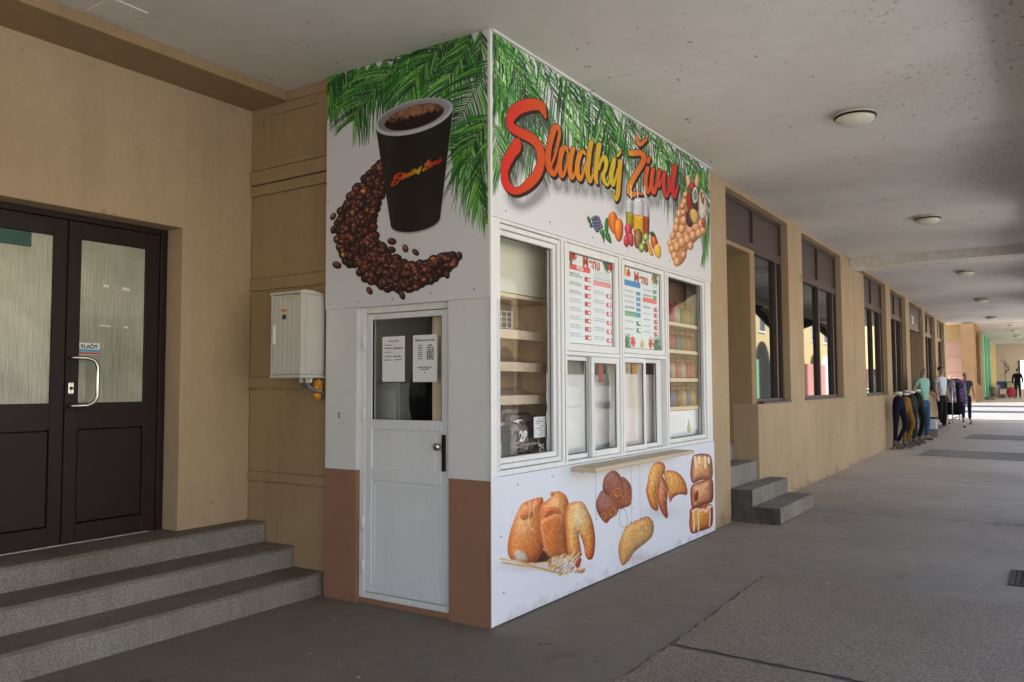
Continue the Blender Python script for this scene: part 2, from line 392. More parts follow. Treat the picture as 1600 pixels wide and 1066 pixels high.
# cup (drawn in face metres, so the sides stay straight)
def ell(cx, cz, rx, rz, a0, a1, n): return [(cx+rx*math.cos(t), cz+rz*math.sin(t)) for t in np.linspace(a0, a1, n)]
def uvpoly(sh, P):
    us = [p[0] for p in P]; vs = [p[1] for p in P]
    a = max(int((min(us)-sh.u0)*sh.res)-3, 0); b = min(int((max(us)-sh.u0)*sh.res)+4, sh.W); e = max(int((min(vs)-sh.v0)*sh.res)-3, 0); f = min(int((max(vs)-sh.v0)*sh.res)+4, sh.H)
    w = (slice(e, f), slice(a, b)); X, Y = sh.X, sh.Y
    uu = sh.u0+(np.arange(sh.W)+.5)/sh.res; vv = sh.v0+(np.arange(sh.H)+.5)/sh.res; U_, V_ = np.meshgrid(uu, vv)
    sh.X, sh.Y = U_*sh.res, V_*sh.res; D = sh.poly([(p[0]*sh.res, p[1]*sh.res) for p in P], w); sh.X, sh.Y = X, Y
    return w, D, U_[w], V_[w]
body = [(-.985, 3.37)]+ell(-.62, 2.655, .222, .075, math.pi, 2*math.pi, 18)+[(-.290, 3.37)]+ell(-.64, 3.37, .35, .10, 0, math.pi, 16)
w_, D, U_, V_ = uvpoly(A, [(x+.004, z-.012) for x, z in body]); A.put(w_, np.clip(.5-D, 0, 1)*.8, s2l((150, 150, 154)))
w_, D, U_, V_ = uvpoly(A, body)
k = ((U_+.63)/.33); g = .010+.012*np.exp(-((k+.75)/.22)**2)+.005*np.exp(-((k-.35)/.3)**2)
A.put(w_, np.clip(.5-D, 0, 1), g[..., None]*np.array((1.05, .95, .97)))
rim = ell(-.64, 3.385, .352, .118, 0, 2*math.pi, 40); w_, D, U_, V_ = uvpoly(A, rim)
A.put(w_, np.clip(.5-D, 0, 1), np.array(s2l((196, 198, 206)))*(1-.25*np.clip((V_[..., None]-3.36)/.1, 0, 1)))
inn = ell(-.64, 3.392, .325, .098, 0, 2*math.pi, 40); w_, D, U_, V_ = uvpoly(A, inn)
A.put(w_, np.clip(.5-D, 0, 1), np.array(s2l((150, 150, 158)))*(.72+.4*np.clip((U_[..., None]+.95)/.6, 0, 1)))
cof = [p for p in ell(-.635, 3.385, .27, .083, 0, 2*math.pi, 40)]; cof = [(x, min(z, 3.432+.05*math.sin((x+.9)*3.2))) for x, z in cof]
w_, D, U_, V_ = uvpoly(A, cof); nz = vnoise(U_*100, V_*100, 1.7, 3)
foam = np.clip((V_-3.385)/.03+(nz-.5)*1.2, 0, 1)[..., None]
A.put(w_, np.clip(.5-D, 0, 1), np.array(s2l((34, 14, 12)))*(1-foam)+np.array(s2l((150, 106, 84)))*foam*(.45+.9*nz[..., None]))
# the lettering again, small, on the cup
B0 = Sheet('front', 0, 4.09, 2.6, 3.85, 4, (255, 255, 255))
uvl = [[(*B0.uv(x, y), r) for x, y, r in st] for st in LET]
for st in uvl:
    P = []
    for u, v, r in st:
        f = (u-.10)/2.95; x = 613+f*73+((v-3.1)*4.5); y = 285-f*24-(v-3.12)*25
        P.append((x, y, max(r*.13*(1.25 if f < .2 else 1.8), .85)))
    xm = np.mean([(p[0]-613)/73 for p in P]); c = lettercol(np.array([785+xm*275]))[0]
    A.stroke(P, c*.9, .35)

# =============== sheet B: the shop sign on the street side
B = Sheet('front', 0, 4.09, 2.622, 3.85, 360, (222, 222, 228))
def topy(x): return 46+(x-766)*.636
i = 0
x = 770
while x < 1100:
    sc = (1640-x)/872; y = topy(x)
    for j in range(1 if x > 800 else 2):
        dx = rng.uniform(.1, 1.15)-.9*j; ln = rng.uniform(.85, 1.3)*(1.35 if x < 860 else 1)
        frond(B, [(x, y-4), (x+dx*18*sc, y+36*sc*ln), (x+dx*42*sc, y+78*sc*ln), (x+dx*60*sc, y+104*sc*ln)], 88*sc, 19, 31, .5, 100+i, 1.35*sc+.15, GREENS, (.8, 1))
        i += 1
    x += 33*sc+4
for i in range(120):
    x = rng.uniform(768, 1106); sc_ = (1640-x)/872; y = topy(x)+rng.uniform(-8, 26)*sc_; c = np.array(s2l(GREENS[i % 7]))*rng.uniform(.6, 1)
    B.stroke([(x, y, 1.0*sc_), (x+rng.uniform(-2, 10)*sc_, y+12*sc_, 1.1*sc_), (x+rng.uniform(-4, 18)*sc_, y+30*sc_, .3)], c, .3)
for p in ([(768, 120), (786, 150), (800, 200), (806, 240)], [(768, 190), (776, 230), (780, 270)], [(768, 60), (806, 110), (836, 160), (850, 205)]): frond(B, p, 58, 40, 36, .6, 300+int(p[0][1]), .8, GREENS, (.7, 1))
frond(B, [(1104, 262), (1096, 300), (1098, 350), (1102, 385)], 26, 26, 26, .7, 320, .8, GREENS, (.5, 1.3))
frond(B, [(1098, 262), (1086, 290), (1080, 320)], 26, 22, 40, .6, 321, .8, GREENS, (.6, 1))
frond(B, [(1106, 330), (1102, 370), (1096, 400)], 22, 20, 18, .9, 322, .7, GREENS, (.5, 1.3))
# drop shadow, block shade, outline and graded fill of the lettering
allp = [p for st in LET for p in st]
w = B.win(770, 1085, 140, 350)
Dl = np.full(B.X[w].shape, 1e3)
for st in LET: Dl = np.minimum(Dl, B.caps(st, w))
def at_shift(D, w, dx, dy):
    """distance field looked up a little up and left"""
    px = int(round(dx*B.res/75)); py = int(round(dy*B.res/200)); return np.roll(np.roll(D, px, 1), -py, 0)
sh = at_shift(Dl, w, 6, 17); B.put(w, np.clip(1-(sh+3)/15, 0, 1)**1.6*.62, s2l((70, 68, 78)))
for f in (.25, .5, .75, 1): B.put(w, np.clip(.5-(at_shift(Dl, w, 1.7*f, 3.4*f)-.7)/.6, 0, 1), s2l((52, 22, 22)))
B.put(w, np.clip(.5-(Dl-.75)/.5, 0, 1), s2l((40, 24, 18)))
B.put(w, np.clip(.5-(Dl+.1)/.5, 0, 1), lettercol(B.X[w]))
del B0
def F(P, ox=900, oy=290, sc=7.619): return [(ox+x/sc, oy+y/sc) for x, y in P]
# smoothie bottles
for P, c in (([(578, 190), (600, 160), (640, 160), (668, 200), (672, 520), (580, 480)], (214, 216, 220)), ([(665, 200), (690, 150), (770, 150), (800, 220), (800, 600), (668, 560)], (216, 218, 222)), ([(790, 230), (810, 190), (850, 240), (866, 330), (860, 590), (792, 570)], (210, 206, 210))):
    B.blob(F(P), c, (186, 188, 196), 5, .06, 4, smooth=False)
for P, c, e in (([(578, 310), (672, 330), (672, 520), (585, 470)], (178, 168, 46), (120, 128, 30)), ([(666, 345), (800, 362), (800, 600), (670, 560)], (226, 176, 40), (196, 128, 24)), ([(792, 368), (862, 375), (858, 590), (792, 572)], (186, 76, 52), (128, 42, 34))):
    B.blob(F(P), c, e, 4, .12, 3, smooth=False)
for x, y0, y1 in ((640, 0, 150), (718, -20, 150), (806, 10, 140)): B.stroke([(*F([(x, y0)])[0], .8), (*F([(x+5, y1)])[0], .9)], s2l((220, 216, 214)), .3, .85)
# fruit
for P in ([(118, 385), (140, 368), (165, 420), (160, 455), (135, 440)], [(150, 450), (175, 450), (180, 500), (155, 500)], [(265, 545), (320, 530), (330, 600), (320, 690), (300, 620)], [(345, 390), (372, 400), (375, 500), (365, 560), (330, 540), (330, 450)], [(340, 560), (385, 575), (412, 690), (365, 665), (335, 620)]):
    B.blob(F(P), (58, 142, 60), (24, 76, 36), 3, .3, 2, seed=3)
for bx, by in ((190, 400), (225, 385), (250, 395), (200, 440), (235, 435), (262, 430), (205, 480), (240, 470), (275, 470), (225, 510), (258, 505), (285, 495), (240, 535), (215, 385)):
    P = [(bx+24*math.cos(t), by+27*math.sin(t)) for t in np.linspace(0, 2*math.pi, 8)[:-1]]
    B.blob(F(P), (66, 68, 118), (22, 22, 52), 2.2, .2, 1.5, hi=(150, 156, 196), light=(-.2, -.4), seed=int(bx))
for P, h in (([(380, 350), (430, 312), (475, 360), (482, 450), (470, 560), (430, 575), (385, 500), (370, 420)], (250, 150, 60)), ([(440, 440), (480, 395), (530, 410), (550, 480), (545, 600), (515, 668), (470, 650), (440, 560)], (252, 176, 66))):
    B.blob(F(P), (238, 132, 40), (200, 84, 36), 5, .08, 4, hi=h)
B.stroke([(*F([(408, 360)])[0], .4), (*F([(395, 450)])[0], .5), (*F([(420, 540)])[0], .3)], s2l((170, 78, 30)), .4)
for P in ([(565, 500), (605, 455), (645, 480), (655, 560), (635, 620), (590, 600)], [(600, 590), (660, 570), (672, 650), (668, 720), (630, 720), (605, 670)], [(552, 640), (575, 590), (615, 610), (622, 680), (600, 735), (565, 715)]):
    B.blob(F(P), (214, 40, 66), (160, 18, 44), 3, .5, 1.1, hi=(240, 110, 120), seed=9)
B.blob(F([(682, 560), (725, 512), (770, 560), (780, 650), (750, 740), (705, 750), (678, 680)]), (158, 108, 70), (92, 60, 42), 5, .2, 1.2, hi=(190, 146, 100))
for cx, cy in ((820, 620), (770, 740)):
    for r_, c_ in ((52, (120, 96, 50)), (46, (138, 178, 58)), (26, (196, 206, 120)), (12, (236, 236, 200))):
        P = [(cx+r_*.75*math.cos(t), cy+r_*1.15*math.sin(t)) for t in np.linspace(0, 2*math.pi, 9)[:-1]]; B.blob(F(P), c_, c_, 2, .2, 1)
B.blob(F([(800, 690), (845, 700), (850, 780), (815, 795)]), (120, 84, 54), (80, 56, 40), 3, .2, 1)
B.blob(F([(830, 640), (870, 700), (905, 800), (915, 835), (870, 830), (845, 740)]), (240, 196, 60), (220, 160, 40), 4, .1, 2)
B.blob(F([(880, 590), (920, 575), (960, 660), (960, 720), (920, 770), (885, 710)]), (226, 92, 54), (170, 48, 60), 5, .1, 3, hi=(244, 150, 60))
B.blob(F([(862, 570), (900, 548), (938, 600), (900, 605)]), (48, 108, 56), (24, 64, 34), 3, .1, 2)
B.blob(F([(915, 740), (950, 700), (990, 720), (1003, 800), (985, 868), (945, 850), (920, 800)]), (246, 200, 66), (222, 162, 36), 3, .35, 1.1)
# bubble waffle with fruit and cream
B.blob(F([(1230, 200), (1300, 60), (1340, 300), (1400, 470), (1510, 430), (1520, 520), (1440, 640), (1320, 760), (1300, 860), (1230, 950), (1160, 930), (1090, 720), (1130, 580), (1190, 320)]), (214, 146, 96), (206, 136, 84), 5, .12, 3)
wf = [(1110, 690, 36), (1165, 660, 46), (1225, 600, 52), (1290, 560, 55), (1350, 520, 55), (1420, 490, 52), (1480, 460, 45), (1130, 760, 42), (1190, 730, 48), (1250, 680, 50), (1310, 640, 48), (1380, 600, 46), (1450, 570, 46), (1500, 540, 40), (1160, 840, 42), (1190, 910, 45), (1270, 830, 36), (1215, 340, 40), (1190, 430, 42), (1180, 510, 42), (1140, 600, 38), (1250, 520, 46), (1270, 420, 44), (1265, 320, 38), (1280, 200, 36), (1255, 250, 34), (1290, 110, 34), (1350, 720, 40)]
for j, (x, y, r_) in enumerate(wf):
    P = [(x+r_*.95*math.cos(t), y+r_*1.25*math.sin(t)) for t in np.linspace(0, 2*math.pi, 9)[:-1]]
    B.blob(F(P), (230, 166, 116), (204, 130, 84), 3.2, .1, 3, hi=(244, 200, 158), light=(-.3, -.5), seed=j)
B.blob(F([(1310, 130), (1350, 80), (1375, 180), (1360, 290), (1320, 300)]), (190, 36, 34), (120, 16, 24), 4, .3, 2)
B.blob(F([(1300, 320), (1370, 330), (1400, 420), (1350, 500), (1305, 450)]), (96, 40, 52), (54, 20, 34), 4, .6, .8)
B.blob(F([(1380, 220), (1430, 190), (1450, 260), (1430, 320), (1390, 280)]), (90, 38, 46), (50, 18, 30), 3, .6, .8)
B.blob(F([(1345, 300), (1400, 280), (1450, 350), (1440, 440), (1395, 460), (1350, 390)]), (230, 196, 116), (196, 150, 70), 4, .1, 2)
B.blob(F([(1455, 100), (1490, 40), (1530, 120), (1555, 220), (1550, 350), (1505, 410), (1460, 380), (1445, 250)]), (232, 218, 208), (196, 160, 146), 4, .25, 1.6)
for P in ([(1470, 90), (1500, 80), (1480, 170)], [(1480, 180), (1515, 130), (1510, 230)]): B.blob(F(P), (196, 96, 64), (150, 60, 40), 3, .3, 1)
B.blob(F([(1480, 430), (1525, 410), (1530, 470), (1510, 510)]), (214, 52, 46), (170, 30, 36), 3, .1, 2)
for P in ([(975, 690), (1010, 650), (1050, 730), (1040, 820), (1000, 840)], [(1095, 760), (1135, 625), (1165, 700), (1160, 800), (1120, 830)]): B.blob([(960+a/8.88, 200+b/8.88) for a, b in P], (238, 200, 160), (216, 150, 110), 3, .15, 2)
B.blob([(960+a/8.88, 200+b/8.88) for a, b in [(1000, 830), (1080, 740), (1120, 840), (1090, 900)]], (196, 60, 44), (140, 30, 30), 3, .2, 2)
for r_, c_ in ((1, (232, 232, 230)), (.72, (60, 60, 62))):
    cx, cy = 1084.7, 305.2
    B.blob([(cx+4*r_*math.cos(t), cy+12.4*r_*math.sin(t)) for t in np.linspace(0, 2*math.pi, 12)[:-1]], c_, c_, 1, 0, 2)
for j in range(8): B.stroke([(1082.6, 298+j*2.1, .35), (1086.8, 297.4+j*2.1, .35)], s2l((225, 225, 225)), .3)

# =============== sheet C: bread and pastry on the lower panel
C_ = Sheet('front', 0, 4.09, 0.012, .938, 360, (222, 225, 236))
def G(P, ox=780, oy=760, sc=7.6125): return [(ox+x/sc, oy+y/sc) for x, y in P]
C_.shade(770, 930, 860, 910, 845, 886, 60, 7, .35, (150, 120, 100))
C_.blob(G([(400, 700), (520, 760), (600, 870), (560, 900), (380, 905)]), (70, 34, 26), (110, 60, 40), 5, .2, 2)
C_.blob(G([(85, 740), (105, 580), (170, 380), (250, 220), (340, 170), (450, 135), (510, 160), (500, 400), (520, 700), (470, 830), (390, 905), (200, 900), (110, 850)]), (226, 140, 74), (206, 112, 52), 12, .3, 1.3, hi=(240, 186, 130), light=(-.4, -.6), c2=(178, 84, 38))
C_.blob(G([(230, 330), (300, 270), (390, 250), (420, 320), (350, 380), (260, 400)]), (214, 112, 56), (226, 140, 84), 6, .3, 1.2)
for P in ([(345, 180), (350, 300), (330, 400)], [(420, 150), (390, 260), (400, 330)], [(330, 400), (340, 470), (380, 520)]): C_.stroke([(*p, .9) for p in G(P)], s2l((242, 208, 164)), .8, .7)
C_.blob(G([(150, 790), (220, 745), (300, 790), (330, 870), (280, 905), (190, 895)]), (206, 196, 186), (214, 160, 110), 6, .35, .9)
C_.blob(G([(470, 250), (520, 190), (600, 130), (660, 60), (740, 75), (800, 150), (820, 300), (780, 500), (800, 700), (830, 820), (700, 860), (610, 860), (540, 790), (490, 640), (455, 450)]), (224, 134, 66), (206, 118, 56), 12, .28, 1.3, hi=(242, 190, 130), light=(0, -.9), c2=(160, 70, 40))
C_.blob(G([(520, 280), (600, 240), (700, 260), (720, 330), (640, 330), (520, 380)]), (198, 86, 34), (226, 140, 80), 7, .25, 1.2)
C_.blob(G([(480, 420), (600, 350), (700, 340), (740, 420), (700, 600), (690, 800), (620, 850), (540, 760), (500, 600)]), (218, 122, 56), (232, 164, 104), 6, .25, 1.2, c2=(190, 92, 42))
C_.blob(G([(590, 70), (640, 62), (640, 110), (600, 120)]), (196, 100, 50), (240, 190, 150), 3, .2, 1.2)
C_.blob(G([(790, 250), (830, 200), (900, 180), (980, 190), (1040, 280), (1100, 430), (1130, 640), (1110, 830), (1060, 875), (1015, 830), (990, 700), (935, 560), (960, 760), (960, 830), (820, 830), (780, 560), (770, 380)]), (236, 180, 96), (214, 128, 54), 10, .3, 1.2, hi=(240, 222, 180), light=(-.2, -1.), c2=(206, 84, 34))
rs = random.Random(5)
for j in range(120):
    x = rs.uniform(800, 1080); y = rs.uniform(230, 800)
    if y > 560 and 935 < x < 1010: continue
    p = G([(x, y)])[0]; C_.stroke([(*p, rs.uniform(.3, .7)), (p[0]+.3, p[1]+.8, .4)], s2l((246, 214, 150)), .4, .7)
for j in range(420):                                   # flour and crust speckle
    x, y = rs.choice([(rs.uniform(120, 480), rs.uniform(260, 860)), (rs.uniform(500, 770), rs.uniform(120, 800))])
    p = G([(x, y)])[0]; C_.stroke([(*p, rs.uniform(.2, .5)), (p[0]+.2, p[1]+.3, .2)], s2l(rs.choice([(246, 206, 150), (170, 84, 36)])), .3, .55)
for P, c in (([(0, 862), (180, 890), (350, 925), (560, 905)], (216, 190, 150)), ([(20, 905), (250, 940), (480, 975), (720, 1040)], (206, 172, 130)), ([(260, 905), (560, 1000), (740, 1035)], (196, 160, 116))):
    C_.stroke([(p[0], p[1], 1.7) for p in catmull(G(P), 5)], s2l(c), .5)
for j in range(190):
    t = rs.random(); u = rs.uniform(-1, 1); x = 560+t*360; y = 935-t*55+u*(70+20*t)+(45 if t > .3 else 0)*max(u, 0)*1.6
    p = G([(x, y)])[0]; q = G([(x+34, y-34)])[0]
    C_.stroke([(*p, .9), (*q, .35)], s2l(rs.choice([(226, 196, 150), (206, 170, 122), (240, 218, 180), (166, 126, 84), (130, 92, 60)])), .4)
C_.blob(G([(890, 920), (930, 850), (965, 850), (950, 930), (915, 970)]), (180, 60, 40), (150, 44, 34), 3, .2, 2)
C_.stroke([(p[0], p[1], .7) for p in catmull(G([(960, 850), (1010, 850), (1025, 910), (990, 960), (930, 980)]), 5)], s2l((236, 236, 240)), .4)
C_.blob(G([(880, 1010), (940, 985), (1000, 965), (1005, 1010), (960, 1035)]), (206, 130, 90), (226, 180, 140), 4, .2, 2)
def K(P, ox=920, oy=720, sc=6.27): return [(ox+x/sc, oy+y/sc) for x, y in P]
# chocolate rolls
for P, s_ in (([(300, 180), (345, 170), (400, 240), (415, 330), (400, 430), (340, 460), (285, 470), (270, 380)], 1), ([(60, 400), (120, 290), (200, 330), (275, 410), (275, 500), (200, 575), (155, 612), (90, 540), (60, 460)], 2), ([(125, 240), (150, 150), (230, 95), (300, 150), (335, 260), (330, 340), (250, 400), (190, 350), (135, 300)], 3)):
    C_.blob(K(P), (150, 76, 52), (118, 56, 36), 6, .45, 1.4, hi=(166, 112, 108), light=(-.2, -.9), c2=(206, 116, 54), seed=s_*3)
for cx, cy, rr in ((275, 310, 50), (375, 380, 34), (225, 500, 46), (140, 540, 34)):
    for q in (1, .72, .45): 
        P = [(cx+rr*q*math.cos(t), cy+rr*q*1.1*math.sin(t)) for t in np.linspace(0, 2*math.pi, 14)]
        C_.stroke([(*p, .45) for p in K(P)], s2l((112, 56, 26) if q != .72 else (236, 156, 84)), .3, .9)
for j in range(46):
    x, y = rs.choice([(rs.uniform(150, 300), rs.uniform(130, 260)), (rs.uniform(90, 210), rs.uniform(330, 450))]); p = K([(x, y)])[0]
    C_.stroke([(*p, .3), (p[0]+rs.uniform(-1.5, 1.5), p[1]+1.6, .3)], s2l((206, 180, 176)), .3, .6)
for (x0_, y0_), (x1_, y1_), n_ in (((150, 150), (330, 300), 7), ((80, 370), (270, 520), 7), ((310, 190), (400, 400), 5)):
    for q in range(n_):
        f = (q+.5)/n_; x = x0_+(x1_-x0_)*f; y = y0_+(y1_-y0_)*f; rr = 48*math.sin(math.pi*(.15+.7*f))
        C_.stroke([(*p, .45) for p in K([(x-rr*.55, y+rr*.8), (x+rr*.1, y+rr*.15), (x+rr*.75, y-rr*.55)])], s2l((86, 40, 26)), .45, .75)
        C_.stroke([(p[0]+.9, p[1]+.5, .3) for p in K([(x-rr*.45, y+rr*.7), (x+rr*.1, y+rr*.15), (x+rr*.6, y-rr*.45)])], s2l((216, 140, 84)), .4, .6)
C_.stroke([(*p, .6) for p in catmull(K([(300, 480), (288, 560), (305, 640), (345, 650), (370, 580), (350, 490), (320, 470)]), 4)], s2l((176, 180, 188)), .3)
# croissants
C_.shade(990, 1080, 780, 830, 1030, 800, 22, 10, .3, (150, 120, 100))
C_.blob(K([(560, 240), (590, 90), (650, 15), (715, 20), (740, 80), (700, 180), (660, 300), (670, 480), (610, 470), (575, 400), (550, 300)]), (226, 154, 66), (176, 88, 36), 6, .25, 1.6, hi=(240, 190, 110), c2=(196, 96, 44))
C_.blob(K([(730, 110), (800, 95), (880, 130), (940, 220), (955, 330), (880, 330), (820, 360), (785, 405), (765, 300), (740, 200)]), (228, 156, 68), (180, 92, 38), 6, .25, 1.6, hi=(238, 184, 100), c2=(190, 90, 44))
C_.blob(K([(665, 250), (700, 150), (735, 190), (765, 300), (755, 430), (765, 540), (745, 562), (700, 500), (665, 400), (655, 310)]), (196, 104, 58), (140, 56, 36), 5, .25, 1.6, hi=(222, 150, 120), c2=(160, 66, 44))
for P in ([(600, 110), (640, 200), (650, 330)], [(660, 60), (690, 140), (650, 240)], [(570, 260), (620, 300), (660, 400)], [(800, 110), (830, 200), (800, 330)], [(860, 140), (880, 230), (860, 320)], [(680, 250), (740, 280), (760, 330)], [(670, 350), (730, 380), (758, 430)], [(760, 120), (780, 220), (770, 320)], [(590, 380), (640, 400), (665, 450)]):
    C_.stroke([(*p, .5) for p in catmull(K(P), 4)], s2l((150, 74, 28)), .4, .7)
    C_.stroke([(p[0]+1, p[1]-.6, .45) for p in catmull(K(P), 4)], s2l((246, 200, 120)), .4, .6)
# seeded roll
C_.shade(950, 1040, 800, 890, 992, 872, 26, 10, .35, (150, 120, 100))
C_.blob(K([(280, 860), (300, 760), (360, 640), (450, 590), (545, 548), (600, 570), (628, 640), (610, 740), (540, 810), (440, 890), (380, 980), (320, 1025), (290, 960)]), (222, 168, 100), (190, 128, 70), 8, .4, .9, hi=(232, 180, 110), light=(-.6, -.4), c2=(206, 176, 128))
for j in range(150):
    t = rs.random(); x = 300+t*300+rs.uniform(-20, 30); y = 900-t*270+rs.uniform(-90, 60)
    p = K([(x, y)])[0]; C_.stroke([(*p, .3), (p[0]+rs.uniform(.3, 1), p[1]+rs.uniform(-1, 1), .25)], s2l(rs.choice([(110, 70, 36), (246, 216, 160), (90, 60, 40), (240, 200, 140)])), .3, .8)
for x, y in ((345, 680), (360, 650), (400, 605), (440, 592), (545, 552), (575, 560), (612, 600), (500, 565), (285, 870)):
    p = K([(x, y)])[0]; C_.stroke([(*p, .8), (p[0]+1.6, p[1]-.6, .5)], s2l((74, 66, 50)), .3)
# stack of glazed doughnuts
for P, c0, c1, c2 in (([(990, 470), (1100, 440), (1195, 430), (1208, 520), (1195, 640), (1090, 690), (1000, 712), (975, 640), (978, 540)], (222, 156, 66), (150, 52, 28), (190, 90, 40)),
        ([(995, 250), (1090, 200), (1195, 180), (1212, 280), (1200, 400), (1100, 440), (1010, 475), (988, 380)], (222, 164, 116), (150, 62, 38), (160, 64, 40)),
        ([(990, 60), (1010, -40), (1090, -68), (1180, -50), (1205, 60), (1195, 175), (1090, 190), (1010, 220), (985, 150)], (226, 172, 116), (126, 44, 26), (186, 98, 48))):
    C_.blob(K(P), c0, c1, 9, .12, 3, c2=c2)
for P in ([(1010, 500), (1020, 600), (1020, 690)], [(1060, 480), (1066, 580), (1066, 690)], [(1175, 450), (1178, 560), (1172, 640)]): C_.stroke([(*p, .9) for p in K(P)], s2l((244, 214, 190)), .4)
C_.stroke([(*p, 1.5) for p in catmull(K([(1005, 495), (1050, 470), (1085, 490), (1110, 475), (1140, 500), (1165, 450), (1195, 450)]), 4)], s2l((238, 200, 184)), .4)
for P in ([(1030, -40), (1040, 60)], [(1070, -40), (1074, 20)], [(1130, -40), (1134, 70)], [(1165, -30), (1168, 20)]): C_.stroke([(*p, 1.5) for p in K(P)], s2l((250, 226, 196)), .5)
C_.stroke([(*p, 1.3) for p in catmull(K([(1020, -50), (1100, -62), (1170, -48)]), 4)], s2l((120, 46, 26)), .6, .7)
C_.blob(K([(1020, 330), (1055, 290), (1065, 350), (1045, 400), (1022, 385)]), (120, 14, 20), (166, 50, 40), 4, .4, 1)

# crisp crumb grain over everything that is baked
X_, Y_ = C_.X, C_.Y; lum = C_.img.mean(-1); sat = (C_.img.max(-1)-C_.img.min(-1))/(C_.img.max(-1)+.01)
g_ = (vnoise(X_, Y_, .8, 31)*.6+vnoise(X_, Y_, 3.1, 33)*.4-.5); k_ = np.clip((sat-.3)/.2, 0, 1)
C_.img = np.clip(C_.img*(1+(g_*.6*k_)[..., None])*(1-.10*k_[..., None]*np.array((0, .3, 1.))), 0, 1)
# scuffs and splash dirt along the foot of the lower board
vv_ = (C_.v0+(np.arange(C_.H)+.5)/C_.res)[:, None]+np.zeros((1, C_.W)); uu_ = (C_.u0+(np.arange(C_.W)+.5)/C_.res)[None, :]+np.zeros((C_.H, 1))
nz_ = vnoise(uu_*9, vv_*14, 1., 3)*.6+vnoise(uu_*40, vv_*40, 1., 8)*.4
al_ = np.clip((.16*nz_**1.5-vv_+.012)/.09, 0, 1)*.30+np.clip(vnoise(uu_*2.2, vv_*1.2, 1., 21)-.62, 0, 1)*.22*nz_
C_.img = C_.img*(1-al_[..., None])+np.array(s2l((120, 112, 100)))*al_[..., None]

# ================================================================ materials
BEIGE = (.49, .365, .235)
M = {}
M['wall'] = mat('ochre_plaster', BEIGE, .92, .2, n1=(.7, .35, (.84, .82, .8)), n2=(9, .3, (.93, .92, .9)), bump=[(110, .5, .005), (22, .4, .012), (5, .25, .02)], streak=(5, (.88, .87, .86), (1, 1, .1)),
                spots=[(3.1, .69, .76, (.66, .63, .58), None), (13, .685, .73, (.6, .57, .53), None)])
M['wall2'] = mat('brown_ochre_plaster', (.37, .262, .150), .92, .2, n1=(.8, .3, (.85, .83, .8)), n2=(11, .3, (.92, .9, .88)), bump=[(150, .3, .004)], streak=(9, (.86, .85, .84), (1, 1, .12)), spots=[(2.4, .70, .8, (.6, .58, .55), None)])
M['ceil'] = mat('ceiling_paint', (.80, .77, .74), .9, .2, n1=(.45, .7, (.84, .82, .79)), n2=(6, .3, (.95, .95, .95)), bump=[(60, .15, .003)],
                spots=[(9, .69, .735, (.5, .46, .42), (1.5, .8, 1)), (26, .68, .74, (.5, .47, .43), (1.4, .8, 1)), (1.1, .6, .8, (.88, .86, .84), (.4, 1.4, 1))])
M['ceildirty'] = mat('ceiling_paint_stained', (.8, .77, .74), .9, .2, n1=(2, .4, (.82, .8, .76)), n2=(9, .4, (.85, .83, .8)), spots=[(7, .66, .72, (.4, .36, .32), None)])
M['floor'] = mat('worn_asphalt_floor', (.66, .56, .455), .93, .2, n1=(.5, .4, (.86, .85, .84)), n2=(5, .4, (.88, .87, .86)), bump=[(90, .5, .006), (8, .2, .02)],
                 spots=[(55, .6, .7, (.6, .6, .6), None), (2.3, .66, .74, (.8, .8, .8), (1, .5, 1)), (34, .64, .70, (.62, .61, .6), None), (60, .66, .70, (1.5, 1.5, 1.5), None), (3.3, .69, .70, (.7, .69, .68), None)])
def dirt_shade_ramp(m, y0, y1, dark, ax='Y', wob=5, ns=.6):
    T_ = m.node_tree; N = T_.nodes; L = T_.links; b = N['Principled BSDF']; src = b.inputs['Base Color'].links[0].from_socket
    tc = N.new('ShaderNodeTexCoord'); sx = N.new('ShaderNodeSeparateXYZ'); L.new(tc.outputs['Object'], sx.inputs[0])
    no = N.new('ShaderNodeTexNoise'); no.inputs['Scale'].default_value = ns; L.new(tc.outputs['Object'], no.inputs['Vector'])
    ad = N.new('ShaderNodeMath'); ad.operation = 'MULTIPLY_ADD'; L.new(no.outputs[0], ad.inputs[0]); ad.inputs[1].default_value = wob; L.new(sx.outputs[ax], ad.inputs[2])
    r = N.new('ShaderNodeMapRange'); r.interpolation_type = 'SMOOTHSTEP'; r.inputs[1].default_value = y0; r.inputs[2].default_value = y1; r.inputs[3].default_value = 1; r.inputs[4].default_value = 0; L.new(ad.outputs[0], r.inputs[0])
    mx = N.new('ShaderNodeMix'); mx.data_type = 'RGBA'; mx.blend_type = 'MULTIPLY'; L.new(r.outputs[0], mx.inputs[0]); L.new(src, mx.inputs[6]); mx.inputs[7].default_value = (*dark, 1); L.new(mx.outputs[2], b.inputs['Base Color'])
dirt_shade_ramp(M['floor'], 2.0, 17.0, (.33, .33, .325))  # darker near end, paler far end: light falloff painted into the floor colour
dirt_shade_ramp(M['wall'], .12, .34, (.62, .60, .57), 'Z', .35, 5)
